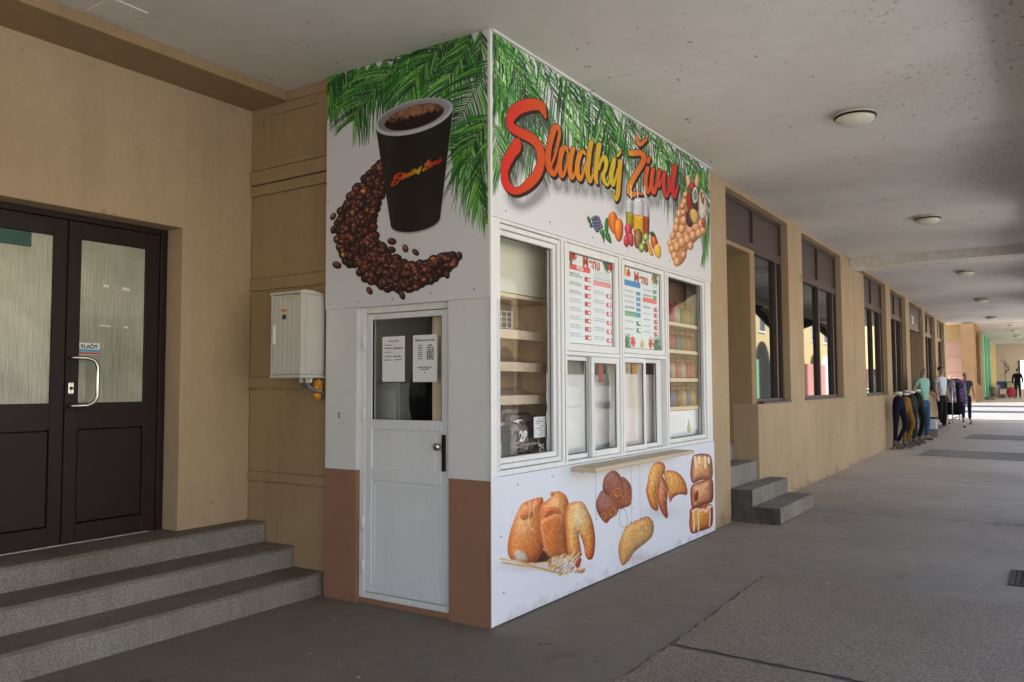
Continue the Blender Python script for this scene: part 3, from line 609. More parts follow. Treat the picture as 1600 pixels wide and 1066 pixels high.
def mould(m):
    T_ = m.node_tree; N = T_.nodes; L = T_.links; b = N['Principled BSDF']; src = b.inputs['Base Color'].links[0].from_socket
    tc = N.new('ShaderNodeTexCoord'); sx = N.new('ShaderNodeSeparateXYZ'); L.new(tc.outputs['Object'], sx.inputs[0])
    mp = N.new('ShaderNodeMapping'); mp.inputs['Scale'].default_value = (1.3, .8, 1); L.new(tc.outputs['Object'], mp.inputs[0])
    n1_ = N.new('ShaderNodeTexNoise'); n1_.inputs['Scale'].default_value = 19; n1_.inputs['Detail'].default_value = 3; L.new(mp.outputs[0], n1_.inputs['Vector'])
    n2_ = N.new('ShaderNodeTexNoise'); n2_.inputs['Scale'].default_value = 1.4; L.new(tc.outputs['Object'], n2_.inputs['Vector'])
    r1 = N.new('ShaderNodeMapRange'); r1.inputs[1].default_value = .60; r1.inputs[2].default_value = .655; L.new(n1_.outputs[0], r1.inputs[0])
    ad = N.new('ShaderNodeMath'); ad.operation = 'MULTIPLY_ADD'; L.new(n2_.outputs[0], ad.inputs[0]); ad.inputs[1].default_value = 5.0; L.new(sx.outputs['X'], ad.inputs[2])
    r2 = N.new('ShaderNodeMapRange'); r2.interpolation_type = 'SMOOTHSTEP'; r2.inputs[1].default_value = 4.0; r2.inputs[2].default_value = 6.2; L.new(ad.outputs[0], r2.inputs[0])
    mm = N.new('ShaderNodeMath'); mm.operation = 'MULTIPLY'; L.new(r1.outputs[0], mm.inputs[0]); L.new(r2.outputs[0], mm.inputs[1])
    mx = N.new('ShaderNodeMix'); mx.data_type = 'RGBA'; mx.blend_type = 'MULTIPLY'; L.new(mm.outputs[0], mx.inputs[0]); L.new(src, mx.inputs[6]); mx.inputs[7].default_value = (.58, .53, .47, 1); L.new(mx.outputs[2], b.inputs['Base Color'])
mould(M['ceil'])
M['patch'] = mat('coarse_asphalt_patch', (.325, .262, .205), .95, .2, n1=(1.0, .4, (.84, .84, .84)), n2=(70, 1, (.62, .62, .62)), bump=[(110, 1.0, .012), (45, .7, .012)], spots=[(105, .6, .66, (1.7, 1.65, 1.6), None), (80, .60, .66, (.5, .5, .5), None)])
M['crack'] = mat('dark_joint', (.10, .09, .08), .95)
M['white'] = mat('white_paint', (.78, .78, .775), .45, .4, n1=(3, .25, (.93, .93, .92)), bump=(30, .05, .002), streak=(14, (.86, .86, .85), (1, 1, .08)))
M['doorwhite'] = mat('door_paint', (.74, .75, .78), .4, .4, n1=(3, .3, (.92, .92, .92)), streak=(30, (.93, .93, .93), (1, 1, .05)), bump=(40, .06, .002))
M['rough'] = mat('white_roughcast', (.76, .76, .76), .95, .2, n1=(4, .2, (.93, .93, .93)), bump=[(230, .9, .006), (90, .5, .006)], spots=[(160, .6, .68, (.82, .82, .82), None)])
M['panel'] = mat('sign_board', (.74, .75, .80), .35, .4)
M['brown'] = mat('brown_red_paint', (.32, .165, .11), .85, .2, n1=(2, .3, (.86, .85, .84)), bump=(120, .25, .003), n2=(22, .3, (.92, .92, .92)))
M['dark'] = mat('dark_brown_door', (.020, .0105, .010), .5, .25, n2=(30, .3, (.8, .8, .8)), bump=(25, .05, .002))
M['dframe'] = mat('brown_window_frame', (.085, .052, .045), .5, .4, n1=(4, .3, (.85, .85, .85)))
M['wood'] = mat('pale_wood', (.74, .61, .46), .6, .3, streak=(12, (.8, .76, .7), (1, .1, 1)), n2=(20, .3, (.92, .9, .88)))
M['wood2'] = mat('ledge_board', (.55, .45, .32), .6, .3, streak=(12, (.84, .8, .75), (1, .1, 1)))
M['cream'] = mat('cream_wall', (.72, .70, .58), .8)
M['chrome'] = mat('brushed_steel', (.62, .60, .57), .25, .5, metal=1)
M['blackmetal'] = mat('dark_metal', (.03, .024, .02), .4, .5, metal=.6)
M['concrete'] = mat('granite_concrete', (.36, .33, .292), .9, .25, n1=(1.6, .6, (.72, .70, .67)), n2=(85, 1, (.58, .57, .56)), bump=[(130, .7, .006), (20, .3, .01)], streak=(14, (.78, .77, .74), (1, 1, .14)), spots=[(100, .6, .68, (.55, .55, .55), None)])
M['tread'] = mat('worn_step_top', (.235, .205, .17), .8, .3, n1=(1.7, .8, (.66, .64, .62)), n2=(45, .6, (.8, .8, .8)), bump=[(120, .4, .004)])
M['darkconc'] = mat('dirty_concrete', (.13, .118, .108), .95, .2, n1=(5, .6, (.6, .6, .6)), n2=(40, .6, (.7, .7, .7)), bump=[(60, .6, .008)])
M['glass'] = glassmat('window_glass')
M['room'] = mat('dark_room', (.03, .027, .025), .9)
M['pane'] = mat('shop_pane', (.012, .012, .013), .02, .5); M['pane'].node_tree.nodes['Principled BSDF'].inputs['IOR'].default_value = 1.95
M['plastic'] = mat('cabinet_plastic', (.60, .57, .52), .5, .4, n1=(5, .25, (.92, .91, .9)))
M['foam'] = mat('orange_foam', (.75, .36, .05), .8, bump=(60, .9, .02), n2=(40, .6, (.6, .5, .4)))
M['cable'] = mat('grey_cable', (.10, .10, .10), .5)
M['opal'] = mat('opal_glass', (.72, .68, .56), .3, .5)
M['rust'] = mat('rusty_iron', (.10, .07, .05), .8, n2=(30, .6, (.5, .45, .4)))
M['paper'] = mat('paper', (.80, .80, .81), .8)
M['ink'] = mat('ink', (.04, .04, .045), .8)
M['red'] = mat('red_print', (.50, .06, .06), .5)
M['skin'] = mat('skin', (.44, .25, .17), .6, .3)
M['mskin'] = mat('mannequin_skin', (.42, .28, .20), .5, .3)
M['hair'] = mat('dark_hair', (.035, .025, .02), .7)
M['greyhair'] = mat('grey_hair', (.32, .30, .28), .8)
def cloth(name, c, n=.3): return mat(name, c, .9, .15, n1=(7, n, (.8, .8, .8)), bump=(25, .3, .01))
def dglass():
    m = mat('reeded_glass', (.54, .53, .42), .2, .5, n1=(1.2, .8, (.60, .62, .60)), n2=(5, .5, (.85, .86, .85)))
    T_ = m.node_tree; N = T_.nodes; L = T_.links; b = N['Principled BSDF']
    tc = N.new('ShaderNodeTexCoord'); mp = N.new('ShaderNodeMapping'); mp.inputs['Scale'].default_value = (1, 1, .09); L.new(tc.outputs['Object'], mp.inputs[0])
    n = N.new('ShaderNodeTexNoise'); n.inputs['Scale'].default_value = 60; n.inputs['Detail'].default_value = 3; L.new(mp.outputs[0], n.inputs['Vector'])
    bp = N.new('ShaderNodeBump'); bp.inputs['Strength'].default_value = 1; bp.inputs['Distance'].default_value = .003; L.new(n.outputs[0], bp.inputs['Height']); L.new(bp.outputs[0], b.inputs['Normal'])
    return m
M['dglass'] = dglass()

# ================================================================ setting
def groundmesh():
    ys = [-300, -60, -12, -8, -4, 0, 4, 6, 8, 11, 15, 18, 22, 26, 31, 36, 41, 47, 54, 57.5, 61, 80, 120, 400]
    xs = [-300, -60, -12, -3, 0, 3.2, 6, 12, 22, 60, 300]
    me = bpy.data.meshes.new('ground'); v = [(x, y, gz(y)) for y in ys for x in xs]; n = len(xs)
    f = [(j*n+i, j*n+i+1, (j+1)*n+i+1, (j+1)*n+i) for j in range(len(ys)-1) for i in range(n-1)]
    me.from_pydata(v, [], f); return me
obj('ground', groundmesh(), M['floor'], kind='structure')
def ragged(name, P, zoff, m, seed, step=.05, amp=.012):
    rs = random.Random(seed); Q = []
    for i in range(len(P)):
        a, b = Vector(P[i]), Vector(P[(i+1) % len(P)]); n = max(1, int((b-a).length/step))
        for k in range(n):
            p = a.lerp(b, k/n); Q.append((p.x+rs.uniform(-amp, amp), p.y+rs.uniform(-amp, amp)))
    bm = bmesh.new(); vs = [bm.verts.new((x, y, gz(y)+zoff)) for x, y in Q]; f = bm.faces.new(vs)
    bmesh.ops.triangulate(bm, faces=[f]); bmesh.ops.recalc_face_normals(bm, faces=bm.faces)
    return bm2(name, bm, m, kind='structure')
M['patch_far'] = mat('worn_grey_patch', (.40, .35, .295), .95, .2, n1=(1, .5, (.8, .8, .8)), n2=(30, .8, (.8, .8, .8)))
ragged('floor_joint', [(1.010, 2.330), (3.2, 2.396), (3.2, .205), (1.072, .275), (1.066, -.6), (1.06, .295)], .003, M['crack'], 1)
ragged('floor_patch', [(1.02, 2.32), (3.2, 2.385), (3.2, .22), (2.1, .27), (1.08, .325)], .008, M['patch'], 2)
ragged('floor_patch', [(1.07, .285), (2.1, .235), (3.2, .18), (3.2, -6), (1.0, -6)], .006, M['patch'], 3)
ragged('floor_patch', [(.72, 13.95), (2.95, 13.4), (2.95, 15.3), (.78, 15.45)], .006, M['patch_far'], 4)
ragged('floor_patch', [(1.1, 19.2), (2.95, 18.9), (2.95, 20.6), (1.2, 20.9)], .006, M['patch_far'], 5)
ragged('floor_joint', [(-.05, 5.95), (3.0, 6.0), (3.0, 6.012), (-.05, 5.963)], .004, M['crack'], 6, .3, .003)
M['paving'] = mat('pale_paving', (.42, .40, .36), .9, n1=(.6, .5, (.8, .8, .8)), n2=(8, .5, (.88, .88, .87)), bump=(60, .3, .006))
def strip(name, x0, x1, ys, zo, m):
    me = bpy.data.meshes.new(name); v = [(x, y, gz(y)+zo) for y in ys for x in (x0, x1)]; me.from_pydata(v, [], [(2*i, 2*i+1, 2*i+3, 2*i+2) for i in range(len(ys)-1)]); obj(name, me, m, kind='structure')
strip('street_paving', 3.52, 60, [-120, -60, 4, 8, 15, 22, 31, 41, 54, 61, 120, 200], .012, M['paving'])
strip('passage_paving', -12, 3.5, [28.3, 31, 36, 40.9], .006, mat('passage_asphalt', (.15, .145, .14), .9, n1=(.6, .5, (.8, .8, .8))))
# ceiling
def slab(name, P, th, m, parent=None):
    """P = list of (y, z) undersides; spans the walk"""
    bm = bmesh.new(); x0, x1 = -2.75, 3.02
    poly = P+[(P[-1][0], P[-1][1]+th), (P[0][0], P[0][1]+th)]
    A_ = [bm.verts.new((x0, y, z)) for y, z in poly]; B_ = [bm.verts.new((x1, y, z)) for y, z in poly]; n = len(poly)
    for i in range(n): bm.faces.new((A_[i], A_[(i+1) % n], B_[(i+1) % n], B_[i]))
    bm.faces.new(A_); bm.faces.new(B_[::-1]); return bm2(name, bm, m, parent, kind='structure')
slab('ceiling', [(-11, 3.85), (11.6, 3.85)], .3, M['ceil'])
slab('ceiling', [(13.3, 3.85), (18, 3.81), (28.2, 3.70)], .4, M['ceil'])
slab('ceiling', [(41, 4.6), (54, 4.25)], .4, M['ceil'])
slab('ceiling', [(54.8, 4.3), (61, 4.3)], .4, M['ceil'])
prism('ceiling_beam', [(11.6, 3.69), (11.6, 4.1), (13.3, 4.1), (13.3, 3.85), (12.3, 3.69)], 'x', -2.75, 3.02, M['ceildirty'], kind='structure')
box('ceiling_beam', (-2.75, 3.02, 54, 54.8, 4.05, 4.7), M['ceil'], bev=0, kind='structure')
box('ceiling_patch', (-1.90, -1.62, -1.62, -1.38, 3.842, 3.8495), mat('grey_filler', (.72, .69, .655), .9), bev=0, kind='structure')

# ================================================================ near building: wall with the double door, shop front, unseen roof mass
bl = root('arcade_building', 'ochre plastered arcade building with dark double door and tall brown shop windows', 'building', (-2.4, 0, 0))
DX = -2.59                                             # door plane
WY0, WY1 = -2.58, -.578                                # door opening
boxes('left_wall', [(-2.75, -2.4, WY1, .05, 0, 3.85), (-2.75, -2.4, WY0, WY1, 2.715, 3.85), (-2.75, -2.4, -11, WY0, 0, 3.85)], M['wall'], bl)
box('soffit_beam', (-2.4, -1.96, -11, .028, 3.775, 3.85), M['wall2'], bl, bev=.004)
# side pilaster with incised bands
P_ = bl
segs = [(0, .775, 0), (.785, .855, .012), (.86, 1.505, 0), (1.515, 1.595, .012), (1.605, 2.285, 0), (2.295, 2.385, .012), (2.395, 3.055, 0), (3.065, 3.145, .018), (3.155, 3.265, .028), (3.275, 3.85, .012)]
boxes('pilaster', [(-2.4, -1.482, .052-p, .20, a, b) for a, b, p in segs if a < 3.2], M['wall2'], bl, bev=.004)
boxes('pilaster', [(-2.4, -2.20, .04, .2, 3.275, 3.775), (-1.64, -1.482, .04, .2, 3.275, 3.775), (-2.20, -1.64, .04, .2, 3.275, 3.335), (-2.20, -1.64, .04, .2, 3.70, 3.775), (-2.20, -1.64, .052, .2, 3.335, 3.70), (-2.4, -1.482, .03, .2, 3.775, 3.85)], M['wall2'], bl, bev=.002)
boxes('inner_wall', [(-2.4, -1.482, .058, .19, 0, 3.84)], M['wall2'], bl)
# shop front
front = []
X0, X1 = -.34, -.03
ops = [(4.72, 7.34), (8.12, 10.83), (12.95, 15.52), (16.15, 18.5), (19.17, 21.85), (22.35, 24.85), (25.5, 27.55)]
edges_ = [4.10]
for a, b in ops: edges_ += [a, b]
edges_.append(28.2)
def ctop(y): return float(np.interp(y, [0, 11.6, 11.61, 12.3, 13.3, 18, 28.2], [3.85, 3.85, 3.69, 3.69, 3.85, 3.81, 3.70]))
for i in range(0, len(edges_), 2):
    a, b = edges_[i], edges_[i+1]
    if i == 4: front += [(X0, X1, 10.83, 11.92, -.3, 3.845), (X0, X1, 11.932, 12.95, -.3, 3.70)]
    else: front.append((X0, X1, a, b, -.3, ctop((a+b)/2)-.003))
for k, (a, b) in enumerate(ops):
    t = ctop(b)-.003
    front.append((X0, X1, a, b, t-.055, t))
    if k == 4: continue
    if k == 0: front.append((X0, X1, 5.80, b, -.3, 1.29))
    else: front.append((X0, X1, a, b, -.3, 1.30))
boxes('front_wall', front, M['wall'], bl)
boxes('wall_joint', [(-.2, -.034, 11.92, 11.932, 0, 3.69)], M['crack'], bl)
# the porch cut into the first bay, framed by a thin plastered surround
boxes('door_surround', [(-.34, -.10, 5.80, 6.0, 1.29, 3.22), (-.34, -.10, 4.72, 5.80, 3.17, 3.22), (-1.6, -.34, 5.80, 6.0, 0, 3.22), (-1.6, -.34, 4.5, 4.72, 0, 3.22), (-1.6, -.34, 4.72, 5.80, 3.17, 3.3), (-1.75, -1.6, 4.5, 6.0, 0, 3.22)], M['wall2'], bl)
def shopwindow(a, b, z0, z1, zt, yl=None):
    """frame in the opening a..b: solid panels above the transom zt, two panes below"""
    m_ = (a+b)/2; fx0, fx1 = -.19, -.12; yl = yl or a
    L_ = [(fx0, fx1, a, a+.05, zt, z1), (fx0, fx1, b-.05, b, z0, z1), (fx0, fx1, a+.05, b-.05, z1-.05, z1), (fx0, fx1, yl, b-.05, z0, z0+.05), (fx0, fx1, a+.05, b-.05, zt-.06, zt+.06), (fx0, fx1+.01, m_-.03, m_+.03, zt+.06, z1-.05)]
    lm = m_ if yl == a else b-1.0
    if yl == a: L_.append((fx0, fx1, a, a+.05, z0+.05, zt)); L_.append((fx0, fx1+.01, m_-.035, m_+.035, z0+.05, zt-.06))
    else: L_.append((fx0, fx1, yl, yl+.05, z0+.05, zt))
    L_.append((fx0, fx1+.01, b-.36, b-.30, z0+.05, zt-.06))
    w_ = boxes('window', L_, M['dframe'], bl, bev=.003)
    for p, q in ((a+.05, m_-.03), (m_+.03, b-.05)): box('panel', (fx0+.01, fx1-.025, p, q, zt+.06, z1-.05), M['dframe'], w_, bev=0)
    ed = [yl+.05]+([m_-.035, m_+.035] if yl == a else [])+[b-.36, b-.30, b-.05]
    for p, q in zip(ed[::2], ed[1::2]): box('pane', (fx0+.02, fx1-.04, p, q, z0+.05, zt-.06), M['pane'], w_, bev=0)
    boxes('sill', [(fx1, -.015, yl, b, z0-.012, z0+.012)], M['dframe'], w_)
    box('blind', (-.34, -.2, yl, b, z0, zt), M['room'], w_, bev=0)
    box('blind', (-.34, -.2, a, b, zt+.001, z1), M['room'], w_, bev=0)
for k, (a, b) in enumerate(ops):
    t = ctop(b)-.058
    if k == 0: shopwindow(4.72, b, 1.30, t, 3.19+.08, yl=6.0)
    elif k == 4: continue
    else: shopwindow(a, b, 1.31, t, 3.17 if k < 4 else 3.05)
# far shop door in its recess, number plate above
w_ = boxes('shop_door', [(-.9, -.86, 19.17, 19.3, .35, 3.1), (-.9, -.86, 21.7, 21.85, .35, 3.1), (-.9, -.86, 19.3, 21.7, 3.0, 3.1), (-.9, -.86, 20.45, 20.55, .35, 3.0), (-.9, -.86, 19.3, 21.7, .35, .8)], M['dframe'], bl)
boxes('pane', [(-.885, -.875, 19.3, 20.45, .8, 3.0), (-.885, -.875, 20.55, 21.7, .8, 3.0)], M['pane'], w_)
boxes('recess', [(-1.1, X0, 21.85, 21.95, 0, 3.8), (-1.1, X0, 19.07, 19.17, 0, 3.8), (-1.1, -.9, 19.17, 21.85, 0, 3.8)], M['wall2'], bl)
box('fascia_board', (-.16, -.11, 19.172, 21.848, 3.02, 3.65), M['dframe'], bl)
# unseen house mass and roof, added to block sun, kept low for street bounce
boxes('unseen_roof_mass', [(-14, 3.5, -12, 28.2, 4.16, 4.5), (-14, -2.76, -12, 28.2, -.2, 4.15), (-2.75, -1.76, .21, 28.19, -.2, 4.15), (-1.76, -1.5, .21, 4.49, -.2, 4.15), (-1.76, -.36, 6.02, 19.06, -.2, 3.65), (-1.76, -.36, 21.96, 28.19, -.2, 3.6), (-1.76, -1.12, 19.0, 22.0, -.2, 3.6)], M['wall'], bl)

# ---- the dark double door
def leaf(y0, y1, hinge_right, gl, parent, label=None):
    x0, x1 = DX-.06, DX; zb, zt = .48, 2.67
    L_ = [(x0, x1, y0, y0+gl[0], zb, zt), (x0, x1, y1-gl[1], y1, zb, zt), (x0, x1, y0+gl[0], y1-gl[1], 2.55, zt), (x0, x1, y0+gl[0], y1-gl[1], 1.24, 1.42), (x0, x1, y0+gl[0], y1-gl[1], zb, .60)]
    lf = boxes('door_leaf', L_, M['dark'], parent, bev=.003, label=label)
    box('pane', (x0+.02, x1-.018, y0+gl[0], y1-gl[1], 1.42, 2.55), M['dglass'], lf, bev=0)
    box('panel', (x0+.02, x1-.007, y0+gl[0]+.006, y1-gl[1]-.006, .606, 1.234), M['dark'], lf, bev=.004)
    return lf
dd = bl
dfr = boxes('door_frame', [(DX-.07, DX+.012, WY0, WY0+.06, .46, 2.715), (DX-.07, DX+.012, WY1-.055, WY1-.001, .46, 2.715), (DX-.07, DX+.012, WY0+.06, WY1-.055, 2.672, 2.714)], M['dark'], bl, bev=.004)
l2 = leaf(-1.318, -.636, True, (.09, .11), bl)
l1 = leaf(-2.515, -1.326, False, (.12, .09), bl)
box('threshold', (DX-.05, DX+.03, WY0+.06, -.70, .462, .478), mat('aluminium_strip', (.6, .58, .55), .4, metal=.6), bl)
tube('handle', [(DX, -1.295, 1.725), (DX+.055, -1.29, 1.727), (DX+.06, -1.20, 1.727), (DX+.06, -1.155, 1.71), (DX+.06, -1.13, 1.67), (DX+.06, -1.128, 1.56), (DX+.06, -1.13, 1.46), (DX+.06, -1.155, 1.42), (DX+.06, -1.20, 1.402), (DX+.055, -1.29, 1.40), (DX, -1.295, 1.40)], .0135, M['chrome'], l2, seg=12)
lk = box('lock', (DX, DX+.008, -1.30, -1.265, 1.48, 1.56), M['chrome'], l2, bev=.006)
bm = bmesh.new(); addtube(bm, [(DX+.008, -1.283, 1.52), (DX+.014, -1.283, 1.52)], .011, 10); bm2('lock_cylinder', bm, M['blackmetal'], l2)
# stickers on the door glass
st = root('push_sticker', 'small white, blue and red sticker reading TLACIT above the bar handle of the dark door', 'sticker', (DX-.016, -1.21, 1.79))
GX = DX-.0175
quadsheet('sheet', [(GX, -1.226, 1.755), (GX, -1.075, 1.755), (GX, -1.075, 1.835), (GX, -1.226, 1.835)], M['paper'], st)
quadsheet('stripe', [(GX+.001, -1.226, 1.772), (GX+.001, -1.075, 1.772), (GX+.001, -1.075, 1.79), (GX+.001, -1.226, 1.79)], mat('blue_print', (.10, .35, .55), .5), st)
quadsheet('stripe', [(GX+.001, -1.226, 1.757), (GX+.001, -1.075, 1.757), (GX+.001, -1.075, 1.770), (GX+.001, -1.226, 1.770)], M['red'], st)
def textmesh(name, txt, size, m, parent, origin, xdir, ydir, align='CENTER', bold=0, ext=0):
    cu = bpy.data.curves.new(name, 'FONT'); cu.body = txt; cu.size = size; cu.align_x = align; cu.offset = bold; cu.extrude = ext
    o = bpy.data.objects.new(name, cu); COL.objects.link(o); dg = bpy.context.evaluated_depsgraph_get(); dg.update()
    me = bpy.data.meshes.new_from_object(o.evaluated_get(dg)); bpy.data.objects.remove(o)
    b = base_of(parent); X = Vector(xdir); Y = Vector(ydir); Z = X.cross(Y); O = Vector(origin)-b
    for v in me.vertices: v.co = O+X*v.co.x+Y*v.co.y+Z*v.co.z
    me.materials.clear(); me.name = name
    return obj(name, me, m, parent)
textmesh('lettering', 'TLAČIT', .036, M['ink'], st, (GX+.0015, -1.150, 1.797), (0, 1, 0), (0, 0, 1), bold=.0012)
textmesh('number', '281', .30, M['paper'], bl, (-.108, 20.45, 3.20), (0, 1, 0), (0, 0, 1), bold=.01)
st2 = root('dark_green_sticker', 'dark green blue poster stuck at the top corner of the left door pane', 'sticker', (DX-.017, -1.72, 2.45))
quadsheet('sheet', [(GX, -1.86, 2.452), (GX, -1.555, 2.452), (GX, -1.555, 2.549), (GX, -1.86, 2.549)], mat('green_film', (.035, .10, .095), .3, n1=(14, .8, (.5, .9, .6))), st2)
for (y, z, a, b_) in ((-1.06, 2.24, .02, .012), (-.92, 2.23, .03, .014), (-1.08, 1.96, .04, .004), (-.90, 1.955, .018, .01)):
    pos_ = ('upper' if z > 2 else 'lower')+' '+('left' if y < -1 else 'right')
    tp = quadsheet('tape_scrap', [(GX, y, z), (GX, y+a*2, z-.004), (GX, y+a*2, z+b_), (GX, y, z+b_*1.4)], M['paper'], None)
    tag(tp, pos_+' of four torn tape scraps on the right hand door glass', 'tape', 'torn tape scraps on the door glass')
# ---- entrance steps
es = root('entrance_steps', 'three worn granite concrete steps rising to the dark double door', 'steps', (-1.6, -3, 0))
def worn_tread(name, x0, xe, z, sd):
    bm = bmesh.new(); rows = []; y = -5.0
    ys = [-11]+[(-5+k*.03) for k in range(int(5.04/.03)+1)]+[.046]
    for y in ys:
        n = mnoise.noise(Vector((y*2.3, sd*7, 0)))*.006+mnoise.noise(Vector((y*14, sd*7, 4)))*.004-max(0, mnoise.noise(Vector((y*6, sd*5, 9)))-.35)*.06
        d = -max(0, n*-.5); rows.append([bm.verts.new(p) for p in ((x0, y, z-.012), (x0, y, z), (xe-.016+n, y, z), (xe-.005+n, y, z-.003), (xe+n, y, z-.008), (xe+n*.6-.003, y, z-.022), (xe-.03, y, z-.012))])
    for a, b in zip(rows, rows[1:]):
        for k in range(7): bm.faces.new((a[k], a[(k+1) % 7], b[(k+1) % 7], b[k]))
    bm.faces.new(rows[0]); bm.faces.new(rows[-1][::-1]); return bm2(name, bm, M['tread'], es, smooth=False)
for i, (xe, z) in enumerate(((-1.54, .165), (-1.86, .32), (-2.19, .472))):
    z0 = 0 if i == 0 else (.165, .32)[i-1]
    xw = -2.4 if i < 2 else DX-.05
    box('riser', (xe-.03 if i < 3 else xe, xe, -11, .046, z0-.02 if i else -.02, z-.012), M['concrete'], es, bev=.004)
    worn_tread('tread', -2.4, xe+.006, z, i)
    if i == 2: box('tread', (DX-.06, -2.4, WY0, WY1-.002, z-.012, z), M['tread'], es, bev=0)
    box('core', (-2.4, xe-.031, -11, .04, z0 if i == 0 else z0+.001, z-.013), M['darkconc'], es, bev=0)
# ---- shop steps by the kiosk
s2 = root('side_steps', 'three dark edged concrete steps climbing into the narrow ochre porch beside the kiosk', 'steps', (.2, 5.3, 0))
boxes('step', [(.201, .50, 4.75, 6.20, .02, .19)], M['concrete'], s2, bev=.006)
boxes('step', [(-.03, .20, 4.75, 6.20, .02, .37)], M['concrete'], s2, bev=.006)
boxes('step', [(-.34, -.06, 4.725, 5.795, .02, .60)], M['concrete'], s2, bev=.004)
boxes('step', [(-1.59, -.34, 4.725, 5.795, .02, .80)], M['concrete'], s2, bev=.004)
boxes('side_stain', [(.2, .503, 4.742, 4.748, .0, .186), (-.028, .2, 4.742, 4.748, .0, .366)], M['darkconc'], s2)

# ================================================================ the kiosk
kb = root('kiosk', 'white snack kiosk clad in printed boards of coffee, palm leaves and pastry', 'kiosk', (0, 0, 0))
W_ = 1.48; LK = 4.09
boxes('column', [(-W_, -1.17, 0, .12, .93, 2.09)], M['rough'], kb)
boxes('column', [(-.335, -.004, 0, .12, .92, 2.09)], M['rough'], kb)
boxes('column_base', [(-W_, -1.17, 0, .12, .0, .93)], M['brown'], kb)
boxes('column_base', [(-.335, -.004, 0, .12, .0, .92)], M['brown'], kb)
boxes('threshold', [(-1.17, -.335, .03, .12, -.01, .035)], M['brown'], kb)
box('header', (-W_, -.002, .004, .12, 2.09, 3.85), M['white'], kb, bev=0)
# door frame and leaf
F0, F1 = .035, .10
boxes('door_frame', [(-1.17, -1.115, F0, F1, .035, 2.09), (-.372, -.335, F0, F1, .035, 2.09), (-1.115, -.372, F0, F1, 2.045, 2.09), (-1.115, -.372, F0, F1, .035, .075)], M['white'], kb, bev=.004)
dl = boxes('door_leaf', [(-1.113, -1.06, .042, .085, .08, 2.04), (-.43, -.374, .042, .085, .08, 2.04), (-1.06, -.43, .042, .085, 2.0, 2.04), (-1.06, -.43, .042, .085, 1.22, 1.29), (-1.06, -.43, .042, .085, .86, .955), (-1.06, -.43, .042, .085, .08, .15)], M['doorwhite'], kb, bev=.004)
box('panel', (-1.06, -.43, .052, .075, .955, 1.22), M['doorwhite'], dl, bev=0)
box('panel', (-1.06, -.43, .052, .075, .15, .86), M['doorwhite'], dl, bev=0)
boxes('bead', [(-1.045, -1.033, .048, .052, .17, .84), (-.457, -.445, .048, .052, .17, .84), (-1.033, -.457, .048, .052, .83, .84), (-1.033, -.457, .048, .052, .17, .18), (-.5, -.49, .048, .052, .97, 1.2)], M['doorwhite'], dl)
quadsheet('pane', [(-1.06, .062, 1.29), (-.43, .062, 1.29), (-.43, .062, 2.0), (-1.06, .062, 2.0)], M['glass'], dl)
boxes('gasket', [(-1.06, -1.052, .05, .06, 1.29, 2.0), (-.438, -.43, .05, .06, 1.29, 2.0)], M['blackmetal'], dl, split=True)
hp = box('lock_plate', (-.425, -.388, .034, .042, .955, 1.20), M['blackmetal'], dl, bev=.004)
lathe('knob', [(.006, 0), (.012, .01), (.026, .02), (.028, .035), (.018, .045)], (0, 0, 0), M['chrome'], dl, 14).matrix_local = Matrix.Translation((-.44, .034, 1.12)) @ Matrix.Rotation(R(90), 4, 'X')
for z in (1.83, 1.32, .55, .25): tube('hinge', [(-1.122, .028, z-.05), (-1.122, .028, z+.05)], .011, M['white'], kb, seg=8)
# paper notices on the glass
def notice(name, x0, x1, z0, z1, rows, label):
    n = root(name, label, 'notice', ((x0+x1)/2, .05, z0))
    box('sheet', (x0, x1, .0575, .0585, z0, z1), M['paper'], n, bev=0)
    bm = bmesh.new(); rs = random.Random(len(rows))
    for (xa, xb, zz, h) in rows:
        X = x0+xa*(x1-x0); XE = x0+xb*(x1-x0)
        while X < XE-.004:
            L_ = rs.uniform(.006, .018); e = min(X+L_, XE); z_ = z0+zz*(z1-z0)
            addbox(bm, X, e, .0570, .0572, z_, z_+h*rs.uniform(.7, 1.1)); X = e+.005
    bm2('print', bm, M['ink'], n, kind='stuff')
notice('paper_notice', -.975, -.765, 1.557, 1.875, [(.28, .75, .885, .008), (.1, .42, .80, .006), (.1, .45, .73, .009), (.52, .92, .72, .012), (.1, .4, .64, .006), (.1, .45, .55, .007), (.52, .85, .54, .01), (.1, .42, .47, .006), (.55, .85, .47, .008)], 'left of two white paper notices taped inside the kiosk door glass')
notice('paper_notice', -.692, -.478, 1.553, 1.875, [(.1, .9, .87, .012), (.25, .38, .76, .01), (.62, .78, .76, .01)]+[(.22, .4, .71-.045*k, .008) for k in range(6)]+[(.58, .86, .71-.04*k, .011) for k in range(7)]+[(.2, .8, .30, .009), (.32, .68, .255, .009), (.48, .53, .19, .009)], 'right of two paper notices in the kiosk door glass, with two columns of hours')
